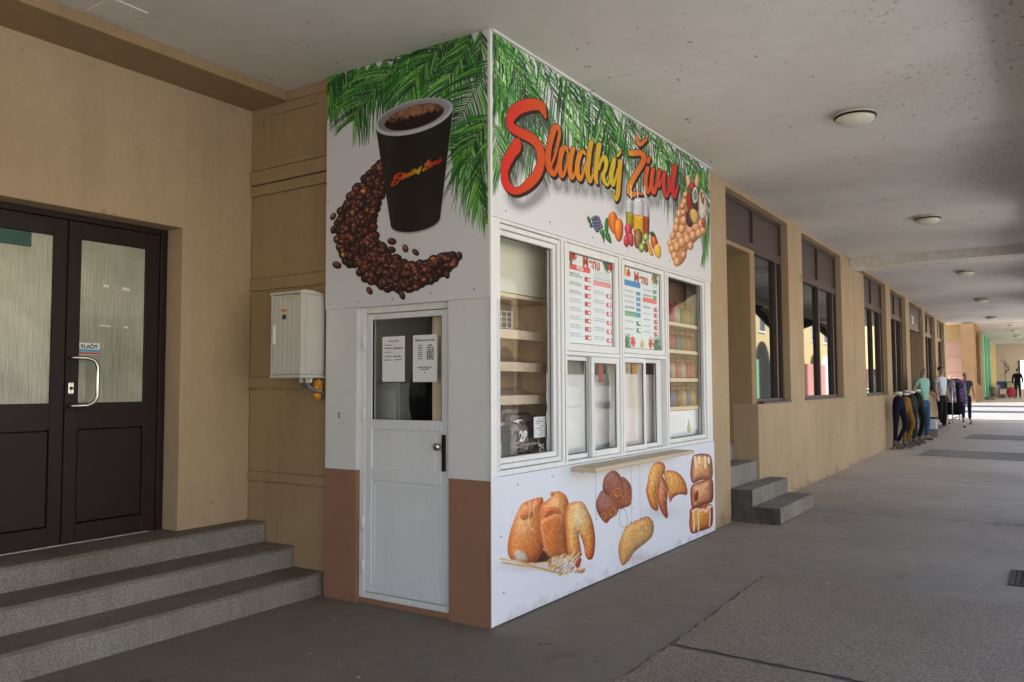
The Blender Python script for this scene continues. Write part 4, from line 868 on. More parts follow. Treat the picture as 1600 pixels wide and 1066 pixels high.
# street face: frame band
boxes('window_frame', [(-.10, 0, .001, .075, .94, 2.622), (-.10, 0, .925, 1.0, .94, 2.622), (-.10, 0, 1.90, 1.965, .94, 2.622), (-.10, 0, 2.87, 2.93, .94, 2.622), (-.10, 0, 3.93, LK, .94, 2.622),
                       (-.10, 0, .075, .925, 2.60, 2.622), (-.10, 0, 1.0, 1.90, 2.60, 2.622), (-.10, 0, 1.965, 2.87, 2.60, 2.622), (-.10, 0, 2.93, 3.93, 2.60, 2.622),
                       (-.10, 0, .075, .925, .94, .975), (-.10, 0, 1.0, 1.90, .94, .965), (-.10, 0, 1.965, 2.87, .94, .965), (-.10, 0, 2.93, 3.93, .94, .975)], M['white'], kb, bev=.003)
boxes('weather_strip', [(-.0155, .0005, .958, .966, .96, 2.6), (-.0155, .0005, 1.93, 1.935, .96, 2.6), (-.0155, .0005, 2.898, 2.903, .96, 2.6)], M['crack'], kb, split=True)
def sash(a, b, z0, z1, t, x0, x1, gx, name='window_sash', mg=None, pane=True):
    L_ = [(x0, x1, a, a+t, z0, z1), (x0, x1, b-t, b, z0, z1), (x0, x1, a+t, b-t, z0, z0+t), (x0, x1, a+t, b-t, z1-t, z1)]
    s_ = boxes(name, L_, M['white'], kb, bev=.004)
    if not pane: return s_
    p = quadsheet('pane', [(gx, a+t, z0+t), (gx, b-t, z0+t), (gx, b-t, z1-t), (gx, a+t, z1-t)], mg or M['glass'], s_)
    boxes('gasket', [(gx+.002, gx+.006, a+t, a+t+.006, z0+t, z1-t), (gx+.002, gx+.006, b-t-.006, b-t, z0+t, z1-t), (gx+.002, gx+.006, a+t+.006, b-t-.006, z0+t, z0+t+.006), (gx+.002, gx+.006, a+t+.006, b-t-.006, z1-t-.006, z1-t)], M['blackmetal'], s_, kind='stuff')
    return s_
sash(.08, .92, .98, 2.595, .032, -.07, -.012, -.05, pane=False)
sash(.115, .885, 1.015, 2.56, .036, -.085, -.03, -.06).name = 'inner_sash'
sash(1.004, 1.896, 1.785, 2.597, .058, -.06, -.012, -.045)
sash(1.969, 2.866, 1.80, 2.597, .045, -.06, -.012, -.045)
boxes('transom', [(-.09, -.006, 1.0, 1.90, 1.752, 1.782), (-.09, -.006, 1.965, 2.87, 1.765, 1.797)], M['white'], kb, bev=.003)
sash(1.004, 1.44, .968, 1.75, .034, -.085, -.055, -.07)
sash(1.405, 1.896, .968, 1.75, .048, -.048, -.012, -.03)
sash(1.969, 2.43, .968, 1.762, .042, -.048, -.012, -.03)
sash(2.40, 2.80, .968, 1.762, .034, -.085, -.055, -.07)
box('reveal_strip', (-.09, -.055, 2.80, 2.868, .968, 1.762), M['white'], kb)
sash(2.934, 3.926, .98, 2.597, .04, -.07, -.012, -.05)
box('ledge', (0.001, .218, 1.02, 2.97, .893, .927), M['wood2'], kb, bev=.004)

# boards
sp = box('sign_board', (-.002, .008, 0.0, LK, 2.622, 3.849), M['panel'], kb, bev=0)
quadsheet('printed_sheet', [(.0095, 0, 2.622), (.0095, LK, 2.622), (.0095, LK, 3.849), (.0095, 0, 3.849)], B.material('sign_print', .32), sp)
dp = box('door_side_board', (-W_, -.003, -.008, .003, 2.092, 3.849), M['panel'], kb, bev=0)
quadsheet('printed_sheet', [(-W_, -.0095, 2.092), (-.004, -.0095, 2.092), (-.004, -.0095, 3.849), (-W_, -.0095, 3.849)], A.material('coffee_print', .38), dp)
lp = box('lower_board', (-.002, .008, 0.0, LK, .012, .938), M['panel'], kb, bev=0)
quadsheet('printed_sheet', [(.0095, 0, .012), (.0095, LK, .012), (.0095, LK, .938), (.0095, 0, .938)], C_.material('bakery_print', .35), lp)
boxes('board_joint', [(.0097, .0105, 1.405, 1.411, .50, .888), (.0097, .0105, 2.05, 2.054, .02, .888), (.0097, .0105, 2.22, 2.223, .02, .888)], mat('joint_grey', (.42, .43, .46), .6), kb, split=True)
boxes('board_joint', [(.0097, .0105, 2.05, 2.053, 2.64, 3.0)], bpy.data.materials['joint_grey'], kb)
boxes('corner_trim', [(-.006, .0125, -.0125, -.0105, 2.092, 3.849), (.0125, .0140, -.0125, .014, .012, 3.849)], M['white'], kb)
boxes('base_wall', [(-.12, -.003, .121, LK, -.01, .938)], M['darkconc'], kb)
boxes('back_wall', [(-1.475, -1.44, .121, LK, .0, 3.84), (-1.44, -.12, LK-.04, LK, .0, 3.84)], M['cream'], kb)
boxes('fascia_back', [(-.12, -.003, .121, LK, 2.624, 3.84)], M['white'], kb)
boxes('inside_ceiling', [(-1.44, -.12, .121, LK-.04, 2.75, 2.78)], M['cream'], kb)
boxes('inside_floor', [(-1.44, -.12, .121, LK-.04, .03, .06)], M['wood'], kb)
boxes('top_seal', [(-.01, .03, 0, LK, 3.835, 3.85)], M['ceil'], kb)
# screws
sc_me = None
def screw(p, ax):
    global sc_me
    if sc_me is None:
        bm = bmesh.new(); addtube(bm, [(0, 0, -.001), (0, 0, .002)], .005, 8); me = bpy.data.meshes.new('screw'); bmesh.ops.recalc_face_normals(bm, faces=bm.faces); bm.to_mesh(me); bm.free(); me.materials.append(M['blackmetal']); sc_me = me
    o = bpy.data.objects.new('screw', sc_me); COL.objects.link(o); o.parent = kb; o.location = p
    o.rotation_euler = (0, R(90), 0) if ax == 'x' else (R(90), 0, 0)
for y, z in ((.17, 2.68), (.74, 2.70), (1.4, 2.69), (2.0, 2.72), (2.95, 2.70), (3.7, 2.70), (.3, .87), (.75, .88), (1.2, .87), (.1, .56), (.13, .2), (1.41, .49), (1.41, .86), (2.06, .5), (1.1, .06), (3.2, .5), (3.95, .5), (2.7, .86)): screw((.0105, y, z), 'x')
for x, z in ((-1.43, 2.13), (-1.15, 2.13), (-.82, 2.13), (-.48, 2.15), (-.12, 2.15), (-1.46, 2.9), (-.03, 2.9)): screw((x, -.0105, z), 'y')
boxes('plaster_chip', [(-1.35, -1.335, -.0015, .001, 1.32, 1.335), (-1.345, -1.333, -.0016, .001, 1.295, 1.315)], M['darkconc'], kb)

# ---- menus
def menu(name, y0, y1, z0, z1, kind, label):
    n = root(name, label, 'menu', (-.04, (y0+y1)/2, z0)); X = -.0415
    res = 260; Wm, Hm = int((y1-y0)*res), int((z1-z0)*res)
    im = np.empty((Hm, Wm, 3)); im[:] = s2l((222, 230, 232)); rs = random.Random(3)
    def rect(u0, u1, v0, v1, c): im[int(v0*Hm):int(v1*Hm), int(u0*Wm):int(u1*Wm)] = s2l(c)
    def lines(u0, u1, v, dark=90, n=1):
        for k in range(n):
            u = u0; v_ = v-k*.011
            while u < u1:
                e = min(u+rs.uniform(.01, .03), u1); rect(u, e, v_, v_+.0075, (dark+k*50, dark+k*50, dark+10+k*50)); u = e+.008
    if kind == 1:
        rect(.05, .48, .775, .835, (222, 84, 84)); rect(.54, .94, .66, .715, (236, 150, 152))
        for k in range(8):
            v = .735-k*.088; lines(.05, .26, v, 70, 1); lines(.05, .30, v-.02, 130, 2); rect(.355, .485, v-.05, v-.005, (196, 70, 82)); rect(.43, .475, v-.04, v-.015, (240, 240, 240))
        for k in range(6):
            v = .60-k*.098; lines(.55, .78, v, 80, 1); lines(.55, .80, v-.02, 130, 3); rect(.83, .95, v-.05, v-.005, (214, 90, 96)); rect(.88, .93, v-.04, v-.012, (244, 240, 240))
        for k in range(5): lines(.55, .92, .81-k*.025, 140)
    else:
        rect(.05, .48, .76, .83, (70, 140, 200)); rect(.54, .93, .60, .66, (226, 120, 116)); rect(.06, .48, .39, .45, (104, 176, 116))
        for k in range(5): v = .70-k*.066; lines(.06, .32, v, 110, 3); rect(.36, .48, v-.035, v+.01, (104, 152, 190) if k < 4 else (70, 150, 205)); 
        for k in range(2): v = .33-k*.09; lines(.06, .30, v, 110, 2); rect(.36, .48, v-.04, v+.015, (70, 140, 84)); rect(.42, .48, v-.02, v+.01, (235, 240, 235))
        for k in range(2): v = .76-k*.07; lines(.55, .78, v, 110, 3); rect(.82, .93, v-.03, v+.02, (110, 160, 120))
        for k in range(5): v = .54-k*.078; lines(.55, .75, v, 110, 2); rect(.84, .95, v-.04, v+.015, (186, 96, 78)); rect(.90, .95, v-.02, v+.005, (230, 180, 170))
    yy, xx = np.mgrid[0:Hm, 0:Wm]; yy = yy/Hm; xx = xx/Wm*(y1-y0)/(z1-z0)
    cl = [(.06, .93, .10, (70, 96, 60)), (.12, .94, .07, (190, 60, 48)), (.86*1, .93, .10, (66, 96, 60)), (.92, .92, .07, (196, 56, 50))]
    if kind == 2: cl = [(.05, .93, .08, (196, 170, 70)), (.17, .91, .055, (206, 60, 44)), (.88, .92, .09, (90, 110, 70)), (.82, .92, .05, (206, 110, 50)), (.1, .05, .11, (80, 116, 84)), (.9, .06, .11, (80, 116, 84)), (.27, .08, .07, (206, 70, 60)), (.50, .06, .06, (196, 170, 90)), (.74, .08, .07, (198, 84, 62))]
    ar = (y1-y0)/(z1-z0)
    for u, v, r_, c in cl:
        d = np.hypot((xx-u*ar), (yy-v)); nz = vnoise(xx*60, yy*60, 1., int(u*100)); a = np.clip((r_*(.55+.9*nz)-d)/.01, 0, 1)[..., None]
        im = im*(1-a)+np.array(s2l(c))*(.5+nz[..., None])*a
    quadsheet('sheet', [(X, y0, z0), (X, y1, z0), (X, y1, z1), (X, y0, z1)], imgmat('menu_print', im, .4), n)
    textmesh('title', 'Menu', .135*(y1-y0)/.8, mat('title_red', (.55, .12, .05), .5), n, (X+.0012, (y0+y1)/2, z1-.125), (0, 1, 0), (0, 0, 1), bold=.004)
    if kind == 1: textmesh('heading', 'MALI', .05, M['paper'], n, (X+.0012, y0+.26*(y1-y0), z0+.785*(z1-z0)), (0, 1, 0), (0, 0, 1), bold=.002)
menu('menu_poster', 1.075, 1.862, 1.832, 2.582, 1, 'menu poster with red price boxes and a red MALI bar in the kiosk window')
menu('menu_poster', 2.02, 2.815, 1.845, 2.56, 2, 'menu poster with blue, green and red section bars in the kiosk window')

# ---- meter cabinet on the pilaster
mc = root('meter_cabinet', 'off white plastic electric meter cabinet with grooved door on the pilaster left of the kiosk', 'cabinet', (-1.67, .04, 1.6))
cx0, cx1, cy0, cy1, cz0, cz1 = -1.845, -1.525, -.20, .035, 1.60, 2.215
box('body', (cx0+.012, cx1-.004, cy0+.03, cy1, cz0+.012, cz1-.012), M['plastic'], mc, bev=.004)
prism('hood', [(cy0-.012, cz1-.012), (cy0-.012, cz1+.006), (cy0+.03, cz1+.016), (cy0+.10, cz1+.016), (cy1, cz1-.006), (cy1, cz1-.012)], 'x', cx0-.004, cx1+.006, M['plastic'], mc)
box('bottom_lip', (cx0-.004, cx1+.004, cy0-.01, cy1, cz0-.012, cz0+.011), M['plastic'], mc, bev=.004)
drr = boxes('door', [(cx0+.012, cx1-.012, cy0, cy0+.028, cz0+.014, cz1-.016)], M['plastic'], mc, bev=.003)
boxes('rib', [(cx0+.02+k*.0485, cx0+.054+k*.0485, cy0-.0035, cy0+.001, cz0+.03, cz1-.03) for k in range(6)], M['plastic'], drr, bev=.001)
boxes('frame_edge', [(cx1-.014, cx1+.002, cy0-.006, cy0+.03, cz0+.012, cz1-.012), (cx0, cx0+.010, cy0-.006, cy0+.03, cz0+.012, cz1-.012)], M['plastic'], mc, bev=.002)
box('side_frame', (cx1-.003, cx1+.001, cy0+.045, cy1-.02, cz0+.03, cz1-.03), M['plastic'], mc, bev=.002)
hb = box('handle', (cx0+.022, cx0+.058, cy0-.022, cy0-.002, 1.83, 1.985), mat('pale_handle', (.72, .70, .66), .4), drr, bev=.01)
quadsheet('sticker', [(cx0+.11, cy0-.0045, 2.075), (cx0+.17, cy0-.0045, 2.075), (cx0+.17, cy0-.0045, 2.095), (cx0+.11, cy0-.0045, 2.095)], mat('orange_print', (.7, .25, .05), .5), drr)
boxes('sticker', [(cx0+.125, cx0+.16, cy0-.0045, cy0-.0038, 2.02, 2.055), (cx0+.118, cx0+.124, cy0-.0045, cy0-.0038, 2.025, 2.04)], M['ink'], drr)
boxes('sticker', [(cx0+.11, cx0+.15, cy0-.0045, cy0-.0038, 2.178, 2.186), (cx0+.2, cx0+.23, cy0-.0045, cy0-.0038, 2.16, 2.18)], mat('yellow_print', (.65, .6, .05), .5), drr)
for x, r_ in ((-1.64, .021), (-1.575, .021), (-1.545, .015)): lathe('cable_gland', [(r_, 0), (r_, -.012), (r_*.8, -.014), (r_*.8, -.034)][::-1], (x, -.09, cz0-.012), M['plastic'], mc, 10, smooth=False)
tube('cable', [(-1.64, -.09, 1.56), (-1.635, -.09, 1.535), (-1.60, -.08, 1.525), (-1.555, -.07, 1.54)], .010, M['cable'], mc)
tube('cable', [(-1.575, -.09, 1.56), (-1.57, -.085, 1.53), (-1.54, -.06, 1.50), (-1.49, -.02, 1.485)], .009, mat('blue_grey_cable', (.2, .24, .28), .5), mc)
def lump(name, c, r, m, parent=None, sub=3, amp=.3, sc=8, **k):
    bm = bmesh.new(); bmesh.ops.create_icosphere(bm, subdivisions=sub, radius=1)
    for v in bm.verts:
        n = mnoise.noise(Vector(v.co)*2+Vector(c)*sc); d = 1+amp*n
        v.co = Vector((c[0]+v.co.x*r[0]*d, c[1]+v.co.y*r[1]*d, c[2]+v.co.z*r[2]*d))
    return bm2(name, bm, m, parent, smooth=True, **k)
tag(lump('foam_lump', (-1.525, -.035, 1.535), (.034, .03, .045), M['foam'], None, amp=.5, sc=50), 'upper lump of orange mounting foam by the cables under the meter cabinet', 'foam')
tag(lump('foam_lump', (-1.535, -.035, 1.455), (.034, .03, .03), M['foam'], None, amp=.5, sc=30), 'lower lump of orange mounting foam where the cable enters the kiosk wall', 'foam')

# ---- ceiling lamps
def lamp():
    o = root('ceiling_lamp', 'x', 'ceiling lamp', (0, 0, 0), 'round ceiling lamps along the arcade')
    lathe('base', [(.15, 0), (.165, -.012), (.165, -.04), (.12, -.045)][::-1], (0, 0, 0), M['opal'], o, 24)
    lathe('glass_bowl', [(.162, -.038), (.155, -.06), (.125, -.085), (.07, -.102), (.01, -.106)][::-1], (0, 0, 0), M['opal'], o, 24)
    lathe('rim', [(.172, -.03), (.174, -.04), (.168, -.045)], (0, 0, 0), M['blackmetal'], o, 24)
    return o
def dup(o, loc, label, rz=None, group=None):
    r = o.copy(); COL.objects.link(r); r.location = loc; r['label'] = label
    if rz is not None: r.rotation_euler = (0, 0, rz)
    if group: r['group'] = group
    for c in o.children:
        d = c.copy(); COL.objects.link(d); d.parent = r
        for e in c.children:
            f = e.copy(); COL.objects.link(f); f.parent = d
    return r
LP = [(1.66, 3.10, 3.85, 'largest round ceiling lamp, the nearest one, above the walk opposite the kiosk'), (1.64, 8.25, 3.85, 'second round ceiling lamp from the kiosk, just before the ceiling beam'),
      (1.62, 14.55, 3.838, 'first round ceiling lamp beyond the ceiling beam'), (1.56, 20.3, 3.778, 'second round ceiling lamp beyond the ceiling beam'), (1.48, 26.2, 3.715, 'third round ceiling lamp beyond the ceiling beam, last before the open gap'),
      (1.5, 43, 4.46, 'first small round lamp of the far arcade beyond the sunny gap'), (1.5, 46.5, 4.39, 'second small round lamp of the far arcade beyond the sunny gap'), (1.5, 50.5, 4.31, 'third small round lamp of the far arcade beyond the sunny gap'), (1.5, 57, 4.3, 'smallest, farthest round lamp, beyond the far ceiling beam')]
lm = lamp()
for i, (x, y, z, lb) in enumerate(LP):
    if i == 0: lm.location = (x, y, z); lm['label'] = lb
    else: dup(lm, (x, y, z), lb)
# floor grate
fg = root('floor_grate', 'rusty iron drain grate set in the arcade floor at the right edge', 'grate', (2.85, 3.3, 0))
boxes('frame', [(2.66, 3.16, 3.02, 3.06, 0, .01), (2.66, 3.16, 3.58, 3.62, 0, .01), (2.66, 2.70, 3.06, 3.58, 0, .01), (3.12, 3.16, 3.06, 3.58, 0, .01)], M['rust'], fg)
for k in range(9): box('bar', (2.71+k*.046, 2.728+k*.046, 3.06, 3.58, -.001, .007), M['rust'], fg, bev=0)
box('pit', (2.70, 3.12, 3.06, 3.58, -.001, .0035), M['room'], fg, bev=0)

# ================================================================ inside the kiosk
sh = root('bread_rack', 'pale wooden bread rack of sloping shelves behind the large left kiosk window', 'shelf', (-.4, .7, 0))
RX0, RX1, RY0, RY1 = -.56, -.25, .15, 1.22
box('side_panel', (RX0, RX1, RY1, RY1+.02, .06, 2.16), M['wood'], sh); box('side_panel', (RX0, RX1, RY0-.02, RY0, .06, 2.16), M['wood'], sh)
box('top', (RX0, RX1, RY0-.02, RY1+.02, 2.162, 2.19), M['wood'], sh); box('back', (RX0-.02, RX0, RY0-.02, RY1+.02, .06, 2.16), M['wood'], sh)
for z in (1.885, 1.65, 1.41):
    prism('shelf', [(RX0+.001, z+.085), (RX0+.001, z+.10), (RX1-.02, z+.0), (RX1-.02, z-.018)], 'y', RY0+.001, RY1-.001, M['wood'], sh)
    box('front_board', (RX1-.02, RX1, RY0+.001, RY1-.001, z-.022, z+.045), M['wood'], sh)
box('shelf', (RX0+.001, RX1, RY0+.001, RY1-.001, 1.245, 1.265), M['wood'], sh)
rs = random.Random(11)
def pack(name, x, y, z, w_, d, h, m, label, cat, group=None, tilt=0):
    """small box or bag: sides bulge a little"""
    bm = bmesh.new(); addbox(bm, x-w_/2, x+w_/2, y-d/2, y+d/2, z, z+h, bev=min(w_, d)*.12)
    bmesh.ops.subdivide_edges(bm, edges=[e for e in bm.edges if e.calc_length() > h*.5], cuts=1)
    return tag(bm2(name, bm, m), label, cat, group)
cl_ = {k: mat('pack_'+k, v, .4, .5, n1=(18, .8, (.55, .5, .5)), n2=(60, .6, (.8, .8, .8))) for k, v in dict(red=(.42, .04, .04), purple=(.15, .06, .18), orange=(.5, .17, .04), white=(.5, .38, .34), blue=(.08, .10, .30), green=(.08, .20, .06), pink=(.46, .08, .12), brown=(.16, .08, .05), gold=(.5, .33, .1)).items()}
pack('goods_box', -.38, .30, 1.265, .14, .13, .125, cl_['purple'], 'purple patterned box on the lowest board of the bread rack', 'box')
pack('goods_box', -.38, .46, 1.265, .14, .14, .13, cl_['red'], 'red box beside the purple one on the lowest rack board', 'box')
pack('goods_box', -.44, .86, 1.265, .10, .26, .13, cl_['white'], 'white box standing at the right end of the lowest rack board', 'box')
pack('tongs_case', -.31, .78, 1.265, .08, .26, .06, M['blackmetal'], 'long black case lying in front of the white box on the lowest rack board', 'case')
wb = root('wire_basket', 'white wire basket on the top sloping shelf of the bread rack', 'basket', (-.4, .6, 1.98))
bm = bmesh.new()
for k in range(7): addtube(bm, [(-.34, .35+k*.07, 1.94), (-.34, .35+k*.07, 2.07)], .004, 5); 
for k in range(4): addtube(bm, [(-.34, .35, 1.95+k*.04), (-.34, .77, 1.95+k*.04)], .004, 5); addtube(bm, [(-.5, .35+k*.14, 2.07), (-.34, .35+k*.14, 2.07)], .004, 5)
bm2('wire_mesh', bm, M['white'], wb)
# black coffee bag leaning in the corner of the window, with its price card
cb = root('coffee_bag', 'shiny black coffee bag standing in the lower corner of the large kiosk window', 'bag', (-.18, .68, 1.0))
def bagmesh(x, y0, y1, z0, z1, th):
    bm = bmesh.new(); n, m_ = 9, 12; F_, B_ = [], []
    for j in range(m_+1):
        rowf, rowb = [], []
        for i in range(n+1):
            u, v = i/n, j/m_; pinch = 1-.25*max(0, v-.8)/.2
            y = (y0+y1)/2+(u-.5)*(y1-y0)*pinch; z = z0+v*(z1-z0)
            t = th*math.sin(math.pi*min(max(u, .02), .98))**.5*(1-v**5)*.5
            w2 = mnoise.noise(Vector((u*7, v*9, 3)))*.012
            rowf.append(bm.verts.new((x+t+w2, y, z))); rowb.append(bm.verts.new((x-t, y, z)))
        F_.append(rowf); B_.append(rowb)
    for j in range(m_):
        for i in range(n): bm.faces.new((F_[j][i], F_[j][i+1], F_[j+1][i+1], F_[j+1][i])); bm.faces.new((B_[j][i], B_[j+1][i], B_[j+1][i+1], B_[j][i+1]))
        bm.faces.new((F_[j][0], F_[j+1][0], B_[j+1][0], B_[j][0])); bm.faces.new((F_[j][n], B_[j][n], B_[j+1][n], F_[j+1][n]))
    for i in range(n): bm.faces.new((F_[0][i], B_[0][i], B_[0][i+1], F_[0][i+1])); bm.faces.new((F_[m_][i], F_[m_][i+1], B_[m_][i+1], B_[m_][i]))
    return bm
bm2('foil', bagmesh(-.185, .50, .90, 1.0, 1.31, .075), mat('black_foil', (.035, .022, .018), .18, .8, n1=(22, .8, (.5, .4, .35)), bump=(16, .6, .02)), cb, smooth=True)
textmesh('lettering', '2B', .10, M['paper'], cb, (-.135, .60, 1.135), (0, 1, 0), (0, 0, 1), bold=.004)
textmesh('lettering', '25', .085, M['paper'], cb, (-.138, .85, 1.04), (0, 1, 0), (0, 0, 1), bold=.003)
boxes('small_print', [(-.142, -.138, .56+k*.032, .58+k*.032, 1.10, 1.118) for k in range(8)], cl_['white'], cb, kind='stuff')
pc = root('price_card', 'white handwritten price card propped on the black coffee bag', 'card', (-.12, .8, 1.14))
box('card', (-.122, -.118, .715, .875, 1.15, 1.30), M['paper'], pc, bev=.001)
boxes('scribble', [(-.1178, -.1172, .73+rs.uniform(0, .1), .745+rs.uniform(.02, .11), 1.168+k*.016, 1.172+k*.016) for k in range(8)], M['ink'], pc, kind='stuff')
lump('foil_top', (-.2, .58, 1.28), (.05, .07, .035), M['chrome'], cb, amp=.9, sc=20)
box('window_board', (-.249, -.12, .122, .95, .975, .995), M['wood'], sh)
tag(box('cream_board', (-.26, -.25, .125, 1.24, 2.195, 2.74), M['cream'], None, bev=0), 'cream board above the bread rack behind the large kiosk window', 'board')
tag(box('photo_card', (-.20, -.195, .20, .42, 1.0, 1.13), mat('photo_print', (.25, .28, .25), .4, n1=(14, .9, (.3, .5, .4))), None), 'small picture card leaning in the left corner of the kiosk window sill', 'card')
# cloth / paper screens behind the serving hatches
def drape(name, y0, y1, z0, z1, x, m, label):
    bm = bmesh.new(); n, k = 24, 18; V = [[bm.verts.new((x+.003*math.sin(j*1.3+i*.25)+.004*mnoise.noise(Vector((i*.5, j*.6, y0))), y0+(y1-y0)*i/n, z0+(z1-z0)*j/k)) for i in range(n+1)] for j in range(k+1)]
    for j in range(k):
        for i in range(n): bm.faces.new((V[j][i], V[j][i+1], V[j+1][i+1], V[j+1][i]))
    o = bm2(name, bm, m, smooth=True); return tag(o, label, 'screen')
wsheet = mat('white_sheeting', (.86, .86, .84), .5, .4, n1=(5, .3, (.92, .92, .92)), bump=(10, .3, .01))
drape('hatch_screen', 1.01, 2.35, .97, 1.625, -.19, wsheet, 'white crinkled sheeting behind the left pair of serving hatch panes')
drape('hatch_screen', 1.95, 2.93, .97, 1.625, -.14, mat('pinkish_sheeting', (.86, .82, .80), .5, .4, n1=(6, .5, (.92, .85, .85)), bump=(10, .3, .01)), 'white and faintly pink sheeting behind the right pair of serving hatch panes')
tag(box('grey_board', (-.17, -.165, 1.01, 1.90, 1.615, 1.78), mat('grey_green_board', (.24, .25, .22), .6, n1=(6, .4, (.8, .8, .8))), None), 'grey green board behind the top of the left hatch panes', 'board')
tag(box('grey_board', (-.17, -.165, 1.97, 2.44, 1.615, 1.79), mat('pale_print_board', (.55, .52, .50), .6, n1=(20, 1, (.8, .4, .4))), None), 'pale board with reddish print behind the top of the third hatch pane', 'board')
tag(box('notice_card', (-.16, -.155, 1.54, 1.72, 1.63, 1.74), mat('grey_card', (.36, .37, .34), .7), None), 'grey card hanging behind the top of the second hatch pane', 'card')
tag(boxes('red_ribbon', [(-.13, -.12, 1.74, 1.80, 1.55, 1.75)], M['red'], None), 'red strip hanging behind the top right of the second hatch pane', 'ribbon')
tag(box('cardboard', (-.16, -.155, 2.46, 2.72, 1.62, 1.76), M['foam'], None), 'orange brown cardboard behind the top of the last hatch pane', 'cardboard')
# shelves and sweets behind the right window
gs = root('sweets_shelf', 'shelving packed with sweets behind the tall right kiosk window', 'shelf', (-.3, 3.5, 0))
for z in (2.13, 1.86, 1.58, 1.30): box('shelf', (-.235, -.082, 2.95, 4.0, z-.02, z+.015), M['wood'], gs)
box('back', (-.25, -.236, 2.95, 4.0, .95, 2.60), mat('dark_back', (.16, .10, .07), .7), gs)
box('white_board', (-.15, -.12, 2.95, 4.0, .98, 1.27), M['paper'], gs)
boxes('print', [(-.1195, -.119, 3.0+k*.09, 3.07+k*.09, 1.23-j*.012, 1.234-j*.012) for k in range(7) for j in range(14)], mat('faint_print', (.55, .55, .57), .8), gs, kind='stuff')
prism('emblem', [(3.66, 1.07), (3.72, 1.04), (3.78, 1.07), (3.74, 1.11), (3.72, 1.19), (3.70, 1.11)], 'x', -.1194, -.118, mat('olive_print', (.35, .38, .08), .7), gs)
jar0 = None
def jar(x, y, z, s, key, lab, lid='white'):
    o = root('sweet_jar', lab, 'jar', (x, y, z), 'jars and packets of sweets on the kiosk shelves')
    lathe('contents', [(.035*s, 0), (.04*s, .01*s), (.04*s, .085*s), (.03*s, .10*s)], (x, y, z), cl_[key], o, 10)
    lathe('lid', [(.032*s, .10*s), (.034*s, .12*s), (.02*s, .125*s)], (x, y, z), cl_[lid], o, 10)
    return o
TN = {2.145: 'topmost', 1.875: 'second', 1.595: 'third', 1.315: 'lowest'}
PN = ['first from the left', 'second from the left', 'third from the left', 'fourth from the left', 'fifth from the left', 'sixth from the left', 'last at the right']
for z, keys, s in ((2.145, ['gold', 'red', 'pink', 'white', 'green', 'orange', 'green'], 1.65), (1.875, ['purple', 'pink', 'red', 'purple', 'green', 'red', 'brown'], 1.55), (1.595, ['red', 'pink', 'white', 'pink', 'white', 'red', 'pink'], 1.6), (1.315, ['blue', 'purple', 'blue', 'brown', 'gold', 'blue', 'gold'], 1.6)):
    for k, key in enumerate(keys):
        jar(-.155, 3.03+k*.135, z, s, key, '%s sweet jar, %s on the %s shelf of the right kiosk window' % (key, PN[k], TN[z]), 'brown' if k % 2 else 'red')
# seen through the door glass: wood panels, a pinned sheet, a dark coat
dk = root('inside_cupboard', 'plain wooden cupboard standing inside the kiosk behind the door glass', 'cupboard', (-.8, 2.5, 0))
box('side_panel', (-1.43, -.75, 2.2, 2.24, .06, 2.6), M['wood'], dk); box('doors', (-1.43, -.78, 2.24, 2.7, .06, 2.6), mat('darker_wood', (.30, .18, .08), .6, streak=(10, (.7, .65, .6), (1, 1, .1))), dk)
tag(box('pinned_sheet', (-1.16, -.98, 2.188, 2.196, 1.35, 1.95), M['paper'], None), 'long pale sheet pinned to the cupboard inside the kiosk', 'sheet')
fr = root('fridge', 'grey fridge inside the kiosk behind the lower half of the door glass', 'fridge', (-1.2, 1.2, 0))
box('body', (-1.42, -.98, .25, .47, .06, 1.55), mat('grey_enamel', (.36, .38, .35), .35), fr); box('door', (-1.41, -.99, .22, .248, .1, 1.5), mat('grey_enamel_door', (.42, .43, .40), .3), fr); box('handle', (-1.01, -.995, .19, .22, .8, 1.2), M['chrome'], fr)
tag(lump('dark_coat', (-.87, .42, 1.42), (.13, .09, .44), cloth('black_cloth', (.008, .008, .009)), None, amp=.25), 'black coat hanging inside the kiosk at the right of the door glass', 'coat')

# ================================================================ figures
def skin(name, V, E_, m, parent, sub=1, rootv=0, smooth=True):
    """one continuous surface grown over joints: V = [(x, y, z, rx, ry)]"""
    me = bpy.data.meshes.new(name+'_k'); me.from_pydata([v[:3] for v in V], E_, []); o = bpy.data.objects.new(name+'_k', me); COL.objects.link(o)
    md = o.modifiers.new('skin', 'SKIN'); md.use_smooth_shade = True
    if not me.skin_vertices: 
        return None
    for i, v in enumerate(V):
        me.skin_vertices[0].data[i].radius = (v[3], v[4] if len(v) > 4 else v[3]); me.skin_vertices[0].data[i].use_root = (i == rootv)
    ss = o.modifiers.new('sub', 'SUBSURF'); ss.levels = sub; ss.render_levels = sub
    dg = bpy.context.evaluated_depsgraph_get(); dg.update()
    r = bpy.data.meshes.new_from_object(o.evaluated_get(dg)); bpy.data.objects.remove(o); r.name = name
    for p in r.polygons: p.use_smooth = True
    r.materials.clear()
    return obj(name, r, m, parent)
